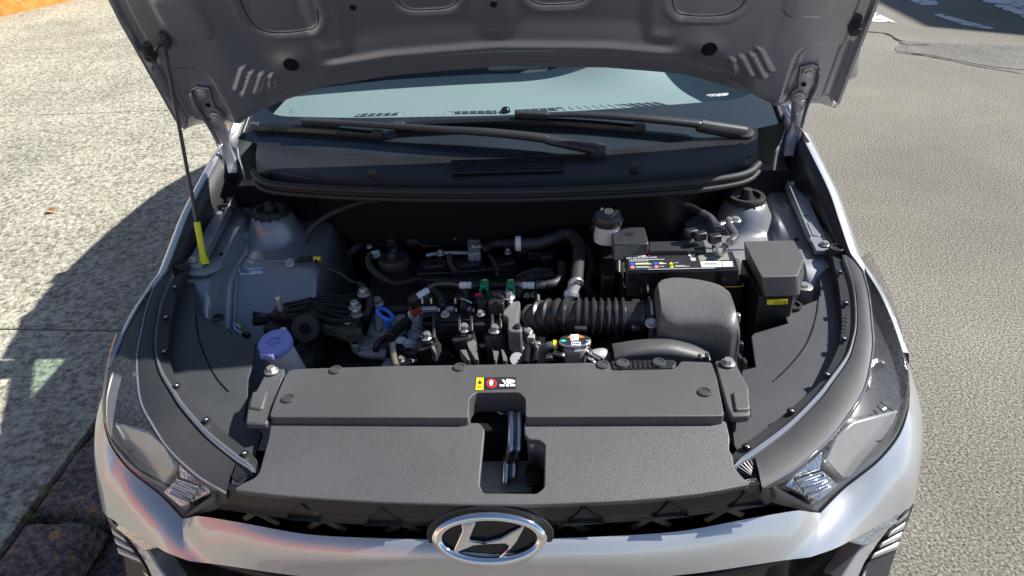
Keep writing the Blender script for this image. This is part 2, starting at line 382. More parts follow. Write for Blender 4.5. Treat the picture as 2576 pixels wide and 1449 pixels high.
# orange boundary wall along the back of the pavement
A = Z(-10, 44, PZ); B = Z(180, 0, PZ); D = (B-A).normalized()
line = [V((-9.6, -30, 0)), A-D*9.0, A-D*.25, B+D*9]
wall = thing('wall', 'orange plastered wall at the back of the concrete pavement', 'wall', (A.x, A.y, PZ))
wi = Matrix.Translation(-wall.location)
def wallpart(name, z0, z1, th, m):
    rows = []
    for i, p in enumerate(line):
        d = (line[min(i+1, 3)]-line[max(i-1, 0)]).normalized(); s = V((-d.y, d.x, 0))
        rows.append([V((q.x, q.y, zz))-wall.location for q, zz in ((p-s*.02+V((0, 0, 0)), z0), (p-s*th, z0), (p-s*th, z1), (p+s*.2, z1), (p+s*.2, z0))])
    return grid(name, rows, m, wall, closed=True, smooth=False)
wallpart('dado', PZ-.02, .60, .03, WALLO); wallpart('upper_wall', .60, 2.1, .0, BUILD); wallpart('coping', 2.1, 2.2, .05, BUILD)
tw = [V((-9.75, -28, 0)), V((-9.75, -3.2, 0)), V((-10.05, -3.2, 0)), V((-10.05, -28, 0))]
frustum('tall_wall', [V((p.x, p.y, 4.8))-wall.location for p in tw], [V((p.x, p.y, 0))-wall.location for p in tw], WALLR, wall, bev=0, smooth=False)
# building on the other side whose shade lies over the crossing
S0 = Z(2327, 67, 0); S1 = Z(2600, 92, 0); S2 = Z(2205, 5, 0); H = 6.5; off = V((SUN.x/SUN.z, SUN.y/SUN.z, 0))*H
e1 = (S1-S0).normalized(); e2 = (S2-S0).normalized(); c0 = S0+off
foot = [c0, c0+e1*7, c0+e1*7+e2*14, c0+e2*14]
bld = thing('building', 'plain building across the road casting shade over the crossing', 'building', (c0.x, c0.y, 0))
frustum('building_wall', [V((p.x, p.y, H))-bld.location for p in foot], [V((p.x, p.y, 0))-bld.location for p in foot], BUILD, bld, bev=0, smooth=False)
# leaves and weeds
LEAFM = mat('dry_leaf', (.38, .20, .07), .7, var=.3, vscale=60); LEAFG = mat('green_leaf', (.16, .19, .05), .6, var=.3, vscale=60)
def leaf(uv, z, s, a, m, label):
    P = Z(*uv, z); v = []; n = 9
    for i in range(n):
        t = i/(n-1); wd = s*.32*math.sin(math.pi*t**.8)
        for sd in (-1, 0, 1): v.append(V((wd*sd, s*(t-.5), .004+.012*abs(sd)*math.sin(3*t)+.006*math.sin(2.5*t))))
    R = Matrix.Rotation(a, 3, 'Z'); f = [[i*3+j, i*3+j+1, i*3+j+4, i*3+j+3] for i in range(n-1) for j in (0, 1)]
    o = mesh('leaf', [R @ q for q in v], f, m); o.location = P; return tag(o, label, 'leaf')
leaf((129, 534), PZ+.002, .05, 1.1, LEAFM, 'small dry orange leaf on the sunlit concrete pavement')
leaf((117, 1242), PZ+.012, .035, -.5, LEAFG, 'yellow green leaf lying in the joint behind the kerb stone')
leaf((248, 1276), .05, .07, -.9, LEAFM, 'dry reddish leaf lying in the gutter against the kerb')
leaf((249, 1315), .045, .045, .2, LEAFG, 'small green leaf lying on the gutter stone under the bumper')
gp = Z(72, 1302, PZ); wd = []
for i in range(30):
    a = random.uniform(0, 6.28); l = random.uniform(.010, .026); b = V((math.cos(a), math.sin(a), 0)); s = V((-b.y, b.x, 0))*.0011
    o = b*random.uniform(0, .010); wd.append(([o-s, o+s, o+b*l*.5+V((0, 0, l*.5)), o+b*l+V((0, 0, l*.35))], [[0, 1, 2], [2, 3, 0]]))
g = mesh('grass_tuft', *join(wd), LEAFG, smooth=False); g.location = gp+V((0, 0, -.004)); tag(g, 'small green grass tuft sprouting behind the kerb', 'grass tuft')
# ================================================================ CAR BODY
car = thing('car', 'silver hatchback with its hood propped open over the engine', 'car')
# ---------------------------------------------------------------- hood
HO = V((0, .98, 1.04)); HA = rad(60); HT = V((0, -math.cos(HA), math.sin(HA))); HN = V((0, -math.sin(HA), -math.cos(HA)))
def hcrown(x, T): return .030*(1-(x/.78)**2)+.05*max(0, T-.45)**2*-1.2
def hood(x, T, h=0): return HO+V((x, 0, 0))+HT*T+HN*(h-hcrown(x, T))
def HXT(u, v, h=0):
    d = ray(u, v); x = T = 0
    for _ in range(8):
        o = HO+HN*(h-hcrown(x, T)); t = (o-CAM).dot(HN)/d.dot(HN); p = CAM+d*t; x = p.x; T = (p-HO).dot(HT)
    return x, T
def HP(u, v, h=0): x, T = HXT(u, v); return hood(x, T, h)
rear = sorted([HXT(*p) for p in [(1526, 170), (1717, 186), (1817, 213), (1884, 233), (1931, 255), (1962, 276), (1990, 261), (2026, 261), (2071, 263), (2101, 275)]])
rear = [(0, rear[0][1]+.012)]+rear
XS0 = HXT(2101, 275)[0]; XS1, TS1 = HXT(2206, 0)
def hside(T): return XS0+(XS1-XS0)*(T-rear[-1][1])/(TS1-rear[-1][1]) if T < TS1 else XS1-.30*(T-TS1)**1.5
def hfront(x): return .885-.09*(abs(x)/.65)**2.4
pk = []                                            # pressed pockets: rounded boxes in (x, T)
def pocket(x0, x1, t0, t1, r, dep, tl=0): pk.append((x0, x1, t0, t1, r, dep, tl))
xa, ta = HXT(1690, 30); xb, tb = HXT(1855, 30)
pocket(xa-.005, xb+.01, HXT(1780, 38)[1], .62, .05, -.012)
xc, tc_ = HXT(1325, 8); xd, td = HXT(1486, 8); pocket(xc, xd, HXT(1400, 14)[1], .62, .04, -.012)
def sdb(x, t, b):
    cx, ct = (b[0]+b[1])/2, (b[2]+b[3])/2; qx, qt = abs(x-cx)-(b[1]-b[0])/2+b[4], abs(t-ct)-(b[3]-b[2])/2+b[4]
    return math.hypot(max(qx, 0), max(qt, 0))+min(max(qx, qt), 0)-b[4]
hx, ht = HXT(1782, 112)
ribs = [(HXT(*a), HXT(*b)) for a, b in [((1838, 140), (1845, 172)), ((1862, 134), (1884, 175)), ((1888, 127), (1917, 178)), ((1908, 112), (1933, 160))]]
def segd(x, t, a, b):
    dx, dt = b[0]-a[0], b[1]-a[1]; s = max(0, min(1, ((x-a[0])*dx+(t-a[1])*dt)/(dx*dx+dt*dt))); return math.hypot(x-a[0]-s*dx, t-a[1]-s*dt)
hgx0, hgt0 = HXT(2040, 150)
def hh(x, T):
    a = abs(x); q = T-interp(rear, a); s = hside(T)-a
    h = .0022*sst(.024, .027, q)
    side = sst(.50, .60, a-.10*(T-.1))
    h += (.008*bump(.070, .013, q)+.006*sst(.035, .06, q)-.010*sst(.078, .15, q))*(1-sst(.36, .43, a))
    h += (.006*sst(.03, .06, q)-.004*sst(.09, .16, q))*sst(.36, .43, a)*(1-side)
    h += .016*side*sst(.0, .03, q)
    for b in pk:
        d = sdb(a, T, b); h += .0022*bump(.014, .007, d)+b[5]*.32*(1-sst(-.004, .004, d))
    h += .004*bump(0, .05, a)*sst(.1, .16, q)                                    # legs between the pockets
    for xc2 in (.0, (xb+xd)/2+.0):
        h += .010*(1-sst(.022, .055, abs(a-xc2)+.25*max(0, .15-q)))*sst(.085, .12, q)
    dh = math.hypot(a-hx, T-ht); h += .008*bump(0, .034, dh)
    for A_, B_ in ribs: h += .006*(1-sst(.003, .009, segd(a, T, A_, B_)))
    # hinge seat and hem
    h -= .012*(1-sst(-.006, .010, sdb(a, T, (.665, .80, -.1, hgt0+.055, .04))))*sst(0, .01, s-.012)
    h -= .016*(1-sst(.034, .046, s))
    h += .010*(1-sst(.008, .012, s))
    # prop plate / emboss on the side panels
    h += .004*(1-sst(-.002, .005, sdb(a, T, (.60, .69, .30, .42, .02))))
    return h
NX, NT = 240, 190; rows = []
for j in range(NT+1):
    t = j/NT; t = t*.62 if t < .8 else .496+(t-.8)*2.52; r = []
    for i in range(-NX//2*2, NX+1, 2):
        s = i/NX; x0 = s*.78; T = lerp(interp(rear, abs(x0)), hfront(x0), t); x = s*hside(T); T = lerp(interp(rear, abs(x)), hfront(x), t)
        r.append(hood(x, T, hh(x, T)))
    rows.append(r)
def refine(rows): pass
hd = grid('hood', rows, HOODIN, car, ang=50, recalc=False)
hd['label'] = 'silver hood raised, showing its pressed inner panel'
rim = []
for r in (rows[0],): rim += r
rim += [r[-1] for r in rows[1:]]+rows[-1][::-1][1:]+[r[0] for r in rows[::-1]][1:-1]
# outer skin behind the inner panel
sk = []
for j in range(41):
    t = j/40; r = []
    for i in range(-20, 21):
        s = i/20; x0 = s*.78; T = lerp(interp(rear, abs(x0)), hfront(x0), t); x = s*(hside(T)+.004); T = lerp(interp(rear, abs(x))-.003, hfront(x)+.003, t)
        ed = min(j, 40-j, i+20, 20-i); r.append(hood(x, T, -.030+.024*(1-min(1, ed/1.5))))
    sk.append(r)
grid('hood_skin', sk, SILVER, hd, recalc=False, ang=60)
def hole(name, uv, rx, h, m=DARK, par=hd, mirr=True):
    for sg in ((1, -1) if mirr else (1,)):
        x, T = HXT(*uv); c = hood(x*sg, T, hh(x, T)+h); lathe(name, [(rx, -.006), (rx, .0006), (rx*.96, .0012), (rx*.5, .0012)], c, m, par, ax=HN, seg=24)
x_, T_ = HXT(1782, 112)
for sg in (1, -1): lathe('drain_hole', [(.0175, -.006), (.0175, .0008), (.0172, .0012)], hood(sg*x_, T_, hh(x_, T_)), DARK, hd, ax=HN)
hole('drain_hole', (1242, 1), .0075, .0, mirr=False); hole('drain_hole', (1600, -8), .0075, 0)
for sg in (1, -1):                                # rubber bump stops
    x, T = HXT(2146, 50); c = hood(sg*x, T, hh(x, T)); lathe('rubber_bump_stop', [(.020, -.004), (.017, .003), (.0135, .006), (.0145, .010), (.0125, .030), (.008, .033), (.004, .031)], c, RUBBER, hd, ax=(HN+V((0, 0, -.25))))
for b in pk:                                      # seam line round each pocket
    q = rrect([V((b[0], b[2], 0)), V((b[1], b[2], 0)), V((b[1], b[3], 0)), V((b[0], b[3], 0))], b[4]*1.15, 8)
    q = [p for p in q if p.y < .6]; q = q[:]
    for sg in (1, -1): tube('pocket_seam', resample(sorted([hood(sg*p.x, p.y, hh(p.x, p.y)+.0004) for p in q], key=lambda v: 0), 60), .0011, DARK, hd, n=0, seg=5)
# prop hook on the left side panel
c = HP(420, 82, .024); lathe('prop_hook', [(.010, -.02), (.016, -.012), (.015, .004), (.007, .012)], c, SATIN, hd, ax=HN, sx=.7, sy=1.5)
# ---------------------------------------------------------------- hood hinges
def hinge(sg):
    q = lambda u, v, h=.0: (lambda x, T: hood(sg*x, T, hh(x, T)+h))(*HXT(u, v))
    top = [q(*p, .008) for p in [(2010, 160), (2042, 152), (2059, 160), (2052, 186), (2046, 200), (2032, 246), (2026, 262), (1995, 262), (1982, 240), (1990, 222), (2004, 212), (2006, 186)]]
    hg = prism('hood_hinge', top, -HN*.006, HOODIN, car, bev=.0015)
    m = lambda p: V((sg*p.x, p.y, p.z))
    arm = spline([q(2010, 250, .006), m(Y(2008, 290, 1.035)), m(Y(2004, 325, 1.045)), m(Y(1990, 362, 1.03)), m(Y(1984, 392, 1.0))], 6)
    rows = [[p+V((-.017*sg*wd, 0, 0)), p+V((.017*sg*wd, 0, 0)), p+V((.017*sg*wd, .012, .004)), p+V((-.017*sg*wd, .012, .004))] for i, p in enumerate(arm) for wd in [1-.35*i/len(arm)]]
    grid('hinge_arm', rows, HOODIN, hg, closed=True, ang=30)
    fl = [q(*p, .009) for p in [(2056, 158), (2047, 200), (2030, 255)]]+[m(Y(2018, 300, 1.03)), m(Y(2006, 345, 1.03))]
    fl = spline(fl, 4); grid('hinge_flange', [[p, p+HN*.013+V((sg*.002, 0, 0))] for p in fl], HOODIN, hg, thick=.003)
    for uv in ((2031, 170), (2004, 233)): bolt(q(*uv, .008), .010, .010, HN, hg, STEEL, 1.5)
    lathe('hinge_hole', [(.006, 0), (.006, .001)], q(2019, 201, .0085), DARK, hg, ax=HN)
hinge(1); hinge(-1)
# ---------------------------------------------------------------- prop rod
base = Z(514, 662, .825)
top = HP(424, 86, .032)
rod = tube('prop_rod', [HP(398, 100, .030), HP(410, 84, .036), top, top+(base-top)*.06+V((0, -.004, 0)), base], .0042, GLOSSB, car, n=6, seg=10)
dirr = (top-base).normalized(); dv = (V((top.x, top.y, top.z))-base)
gt = [base-dirr*.004, base+dirr*.012, base+dirr*.03, base+dirr*.075]
v, f = lathegeo([(.0130, 0), (.0110, .006), (.0082, .020), (.0072, .035), (.0072, .094), (.0065, .097)], base, dirr, 18); mesh('prop_grip', v, f, YELLOW, rod)
# ---------------------------------------------------------------- fenders
LENSOUT = [(2157, 655, .832), (2190, 706, .822), (2217, 753, .812), (2245, 820, .796), (2267, 886, .778), (2282, 950, .757), (2284, 1000, .741), (2278, 1045, .727), (2257, 1099, .708), (2211, 1156, .688), (2160, 1198, .670), (2117, 1232, .656), (2061, 1289, .638)]
LO = [Z(*p) for p in LENSOUT]
FIN = [(2012, 331), (2051, 407), (2087, 483), (2112, 556), (2137, 630), (2150, 650)]
FI = [PL(u, v, .842-.28*.61, .28) for u, v in FIN]
def fender(sg):
    edge = FI+LO[1:5]; edge = resample(spline(edge, 6), 40)
    rows = []
    for p in edge:
        y = p.y; xm = interp([(.30, .800), (.45, .815), (.62, .838), (.85, .855), (1.2, .852)], y); z0 = p.z
        r = [V((p.x-.004, y, z0-.028)), V((p.x, y, z0)), V((p.x+.012, y, z0-.001))]
        prof = [(.10, .006), (.24, .022), (.40, .050), (.60, .10), (.78, .16), (.92, .23), (1, .32), (.98, .44)]
        x0 = p.x+.012
        for s, dz in prof: r.append(V((x0+(xm-x0)*s, y+.015*s*0, z0-dz)))
        rows.append([V((sg*q.x, q.y, q.z)) for q in r])
    back = rows[0]
    pre = [[V((q.x+sg*.004, 1.9, q.z+.02)) for q in back]]
    fd = grid('fender', rows, SILVER, car, ang=50)
    # inner vertical return (dark gap) below the fender lip
    ret = [[V((sg*(p.x-.003), p.y, p.z-.004)), V((sg*(p.x-.010), p.y, p.z-.05)), V((sg*(p.x-.030), p.y, p.z-.075))] for p in resample(spline(FI, 5), 16)]
    grid('gap_liner', ret, SATIN, fd, thick=.002)
fender(1); fender(-1)
# ---------------------------------------------------------------- front bumper
BTOP = [(2050, 1291), (2007, 1281), (1884, 1303), (1717, 1334), (1558, 1346), (1395, 1353)]
CT = LO[-1]; CB = Z(2037, 1399, .607)
TF = [CT, CY(2030, 1286, -.016, .30), CY(2004, 1283, -.016, .30)]+[CY(u, v, -.016, .30) for u, v in BTOP[2:]]
TF.append(V((0, TF[-1].y-.004, TF[-1].z-.002)))
BF = [CB]+[Z(*p) for p in [(1950, 1410, .610), (1800, 1433, .612), (1717, 1443, .613), (1558, 1459, .614), (1395, 1466, .614)]]; BF.append(V((0, BF[-1].y-.003, .614)))
BS = [V((.815, .36, .585)), V((.800, .27, .588))]+[Z(*p) for p in [(2300, 1253, .593), (2250, 1296, .594), (2150, 1351, .600), (2100, 1377, .604)]]+[CB]
def bsurf(T, B, n, bl0, bl1, bow):
    T1 = resample(spline(T, 6), n); B1 = resample(spline(B, 6), n); rows = []
    for i in range(n):
        a, b = T1[i], B1[i]; tx = B1[min(i+1, n-1)]-B1[max(i-1, 0)]; nn = V((abs(tx.y), -abs(tx.x), 0)).normalized()
        k = i/(n-1); blg = lerp(bl0, bl1, sst(0, 1, k))
        r = [a+V((0, 0, -.014))-nn*.010, a+V((0, 0, -.004))-nn*.001, a+nn*.002+V((0, 0, .0008))]
        for q in (.06, .15, .28, .42, .56, .68, .78, .88, .96, 1):
            bl = math.sin(math.pi*q**bow)*blg
            r.append(a.lerp(b, q)+nn*(bl+.002)+V((0, 0, bl*.45)))
        r += [b+V((0, 0, -.004))-nn*.003, b+V((0, 0, -.010))-nn*.018, b+V((0, 0, -.012))-nn*.05]
        rows.append(r)
    return rows
def bumper():
    sd = bsurf(LO[4:], BS, 46, .016, .004, .9); fr = bsurf(TF, BF, 46, .004, .012, .8)
    fr[0] = [p.copy() for p in sd[-1]]
    rows = sd+fr[1:]
    full = rows+[[mir(q) for q in r] for r in rows[-2::-1]]
    return grid('front_bumper', full, SILVER, car, ang=14)
bp = bumper(); bp['label'] = 'silver painted front bumper bar below the upper grille'
# lower bumper: dark grille opening, corner blades, fog lamps
def lowpt(u, v, z, sg): p = Z(u, v, z); return V((sg*p.x, p.y, p.z))
lg = []
for k, (zz, dy) in enumerate(((.600, .05), (.52, .055), (.40, .05), (.30, .075))):
    lg.append([V((x, -.055+.30*x*x+dy+(.0 if abs(x) < .5 else (abs(x)-.5)*.9), zz)) for x in [-.76+1.52*i/40 for i in range(41)]])
lgr = grid('lower_grille', lg, GLOSSB, car, thick=.004)
for i in range(4):
    zz = .57-.06*i; bar_ = [V((x, -.06+.30*x*x+.035, zz)) for x in [-.5+1.0*j/30 for j in range(31)]]; tube('grille_bar', bar_, .008, BLACK, lgr, n=0, seg=8)
skirt = [[V((x, -.03+.30*x*x+dy+(0 if abs(x) < .5 else (abs(x)-.5)*.8), zz)) for x in [-.80+1.6*i/40 for i in range(41)]] for zz, dy in ((.31, .02), (.26, .0), (.20, .02), (.18, .10))]
grid('bumper_skirt', skirt, SILVER, bp, thick=.004)
for sg in (1, -1):
    q = lambda u, v, z: lowpt(u, v, z, sg)
    fog = frustum('fog_lamp', [q(2250, 1300, .585), q(2262, 1312, .575), q(2180, 1374, .565), q(2128, 1362, .570), q(2150, 1352, .585)], [p+V((-.03*sg, .05, -.03)) for p in [q(2250, 1300, .585), q(2262, 1312, .575), q(2180, 1374, .565), q(2128, 1362, .570), q(2150, 1352, .585)]], SIGNAL, car, bev=.002)
    flat('fog_lens', [p+V((.0, -.004, .004)) for p in [q(2252, 1298, .586), q(2265, 1312, .575), q(2180, 1377, .564), q(2124, 1363, .570), q(2150, 1350, .587)]], LENS, fog)
    # silver trim, slatted corner and flare
    R3 = lambda x, y: (1717.3+x/3, 966+y/3)
    tr_ = prism('bumper_blade', [q(*R3(x, y), z) for x, y, z in [(1748, 868, .585), (1752, 890, .575), (1610, 1030, .560), (1480, 1200, .540), (1380, 1345, .522), (1330, 1460, .51), (1190, 1470, .515), (1260, 1375, .53), (1370, 1205, .552), (1600, 1000, .575)]], V((-.02*sg, .03, -.02)), SILVER, car, bev=.003)
    pn = prism('slat_panel', [q(*R3(x, y), z) for x, y, z in [(1745, 890, .570), (1752, 905, .560), (1695, 1060, .535), (1620, 1210, .515), (1555, 1460, .49), (1340, 1460, .50), (1385, 1350, .512), (1490, 1195, .532), (1620, 1030, .552)]], V((-.03*sg, .05, -.10)), SATIN, tr_, bev=.003)
    for a0, a1, w_ in (((1640, 1020), (1715, 950), 26), ((1575, 1110), (1690, 1030), 34), ((1510, 1190), (1665, 1105), 36), ((1450, 1270), (1640, 1180), 36)):
        z0, z1 = lerp(.566, .534, (a0[1]-1000)/270), lerp(.566, .534, (a1[1]-930)/250)
        prism('side_slat', [q(*R3(a0[0], a0[1]), z0), q(*R3(a1[0], a1[1]), z1), q(*R3(a1[0]-14, a1[1]+w_*1.3), z1-.004), q(*R3(a0[0]-24, a0[1]+w_), z0-.004)], .008, SILVER, tr_, bev=.002)
    prism('corner_flare', [q(*R3(x, y), z) for x, y, z in [(1400, 1345, .514), (1600, 1262, .505), (1545, 1300, .50), (1530, 1465, .485), (1345, 1465, .50)]], V((-.02*sg, .05, -.12)), SILVER, tr_, bev=.004)
# side of the bumper down to the wheel arch
for sg in (1, -1):
    rr = [[V((sg*x, y_, z_)) for x, y_ in ((.812, .42), (.806, .34), (.795, .27), (.77, .22))] for z_ in (.588, .50, .40, .30, .22)]
    rr = [[V((p.x*(1-.03*i), p.y+.012*i, p.z)) for p in r] for i, r in enumerate(rr)]
    grid('bumper_side', rr, SILVER, bp, thick=.004)
# ---------------------------------------------------------------- upper grille band
GRILLE = mat('grille_black', (.012, .012, .013), .38, bump=(500, .15, .0005))
GT = [(1890, 1219), (1760, 1240), (1600, 1256), (1440, 1264), (1280, 1268)]
gt_ = [Z(u, v, .752) for u, v in GT]; gt_[0] = V((.445, gt_[0].y+.004, .752)); gt_.append(V((0, gt_[-1].y-.001, .752))); g1 = resample(spline(gt_, 6), 30)
mid = [p+V((0, -.010, -.036)) for p in g1]; low = [p+V((0, .012, -.062)) for p in g1]; lo2 = [p+V((0, .05, -.075)) for p in g1]
def full(r): return r+[mir(p) for p in r[-2::-1]]
gr = grid('upper_grille', [full([p+V((0, .012, .001)) for p in g1]), full(g1), full([a.lerp(b, .5)+V((0, -.003, 0)) for a, b in zip(g1, mid)]), full(mid)], GRILLE, car, thick=.003)
grid('grille_void', [full([p+V((0, .006, .002)) for p in mid]), full([p+V((0, .035, -.03)) for p in mid]), full([p+V((0, .06, -.07)) for p in mid])], DARK, gr)
for sg in (1, -1):
    t0, t1 = V((.447, .040, .750)), V((.549, .084, .645)); m0, m1 = mid[0]+V((.002, 0, 0)), V((.545, .078, .640))
    k_ = [i/8 for i in range(9)]
    rw = [[t0.lerp(t1, k) for k in k_], [m0.lerp(m1, k)+V((0, .004, .0)) for k in k_]]
    grid('grille_end', [[V((sg*p.x, p.y, p.z)) for p in r] for r in rw], SATIN, gr, thick=.002)
    vd = [[m0.lerp(m1, k)+V((0, .006, .001)) for k in k_], [m0.lerp(m1, k)+V((-.01, .05, -.06)) for k in k_]]
    grid('grille_void', [[V((sg*p.x, p.y, p.z)) for p in r] for r in vd], DARK, gr)
def gface(x, t): # point on the band face, t 0 top .. 1 bottom
    i = min(range(30), key=lambda k: abs(g1[k].x-abs(x))); a, b = g1[i], mid[i]
    # exact x by interpolation between neighbours
    for k in range(29):
        if g1[k].x >= abs(x) >= g1[k+1].x:
            s = (g1[k].x-abs(x))/max(1e-6, g1[k].x-g1[k+1].x); a = g1[k].lerp(g1[k+1], s); b = mid[k].lerp(mid[k+1], s); break
    p = a.lerp(b, t); p.x = x; return p
for xc in (-.30, -.168, .150, .283, .405):
    up_ = V((0, -.0072, .001)); P = [gface(xc-.032, .95), gface(xc-.002, .12), gface(xc+.034, .92)]
    ce = gface(xc, .7)+V((0, .022, .004))
    mesh('grille_diamond', [p+up_ for p in P]+[ce], [[0, 1, 3], [1, 2, 3], [2, 0, 3]], GLOSSB, gr, smooth=False)
for xc in (-.385, -.27, -.14, .123, .255, .375):
    for dx in (-.030, .032):
        a = gface(xc, .98)+V((0, .004, 0)); b = gface(xc+dx, 1.0)+V((0, .012, -.030)); bar('grille_strut', a, b, .007, .010, GRILLE, gr)
# ---------------------------------------------------------------- emblem
EC = V((.0, -.022, .708)); EN = V((0, -.94, .34)).normalized(); EX = V((1, 0, 0)); EY = EN.cross(EX).normalized()
if EY.z < 0: EY = -EY
def E2(x, y, h=0): return EC+EX*x+EY*y+EN*(h-.55*x*x)
ea, eb = .0925, .0475
ring = []
for k in range(64):
    t = 2*math.pi*k/64; c, s = math.cos(t), math.sin(t); r = []
    for j in range(10):
        q = 2*math.pi*j/10; rr = math.cos(q)*.0105*(.85 if True else 1); hh_ = math.sin(q)*.0075+.006
        r.append(E2((ea-.0105+rr)*c, (eb-.0095+rr*.85)*s, hh_))
    ring.append(r)
ring.append(ring[0])
em = grid('emblem', ring, CHROME, car, closed=True, ang=80); em['label'] = 'chrome oval emblem with slanted letter on the grille'
pl = [E2(.101*math.cos(t), .0515*math.sin(t)-.001, -.003) for t in [2*math.pi*k/48 for k in range(48)]]
prism('emblem_plate', pl, -EN*.05, BLACK, em, bev=.002)
prism('emblem_field', [E2(.084*math.cos(t), .040*math.sin(t), .0005) for t in [2*math.pi*k/40 for k in range(40)]], -EN*.002, GLOSSB, em, bev=0)
# slanted letter: two legs and a flowing bar (pixel outline measured on the emblem)
def ep(u, v, h=.008):
    d = ray(u, v); t = (EC-CAM).dot(EN)/d.dot(EN); p = CAM+d*t; x, y_ = (p-EC).dot(EX), (p-EC).dot(EY); return E2(x, y_, h)
M3 = lambda x, y: (859+x/3, 966+y/3)
hl = [(905, 1050), (1020, 1025), (1000, 1075), (965, 1160), (1080, 1178), (1200, 1150), (1290, 1100), (1385, 1055), (1360, 1110), (1330, 1170), (1280, 1230), (1210, 1300), (1185, 1290), (1250, 1235), (1270, 1210), (1240, 1190), (1120, 1190), (1000, 1205), (940, 1230), (835, 1272), (860, 1210), (890, 1150), (915, 1090)]
prism('emblem_letter', [ep(*M3(*p), .0085) for p in hl], -EN*.008, CHROME, em, bev=.0022, seg=2)
COVER2 = mat('smooth_black_plate', (.046, .048, .052), .46, bump=(420, .3, .0008), var=.1, vscale=18, rvar=.05, dust=.03)
LAMPB = mat('lamp_housing_black', (.026, .027, .028), .46, bump=(300, .15, .0006), rvar=.06, dust=.05)
# ================================================================ HEADLIGHTS
HPa, HPk = .748, .138
def hp(u, v, dz=0): return PL(u, v, HPa+dz, HPk)
cA = [(2094, 643), (2110, 715), (2117, 780), (2117, 830), (2108, 876), (2071, 950), (2034, 990), (1951, 1059), (1874, 1116), (1840, 1148), (1836, 1180)]
cB = [(2118, 655), (2139, 716), (2146, 766), (2147, 816), (2142, 850), (2124, 900), (2077, 963), (2051, 996), (1984, 1063), (1904, 1123), (1857, 1156), (1841, 1180)]
cC = [(2126, 652), (2147, 716), (2154, 766), (2155, 816), (2150, 852), (2133, 904), (2090, 966), (2062, 1002), (1990, 1075), (1914, 1134), (1870, 1163), (1850, 1180)]
cD = [(2161, 650), (2184, 733), (2194, 816), (2197, 866), (2191, 916), (2174, 983), (2134, 1046), (2084, 1109), (2001, 1179), (1917, 1227)]
cE = [(2118, 641), (2150, 716), (2157, 766), (2158, 816), (2153, 853), (2136, 905), (2094, 967), (2066, 1004), (1994, 1077), (1918, 1135), (1899, 1150)]
N_ = 60
rs = lambda uv, dz=0: resample(spline([hp(u, v, dz) for u, v in uv], 6), N_)
A_, B_, C_, D_, E_ = rs(cA, -.004), rs(cB, .0), rs(cC, .002), rs(cD), rs(cE, .004)
Lo = resample(spline(LO, 6), N_)
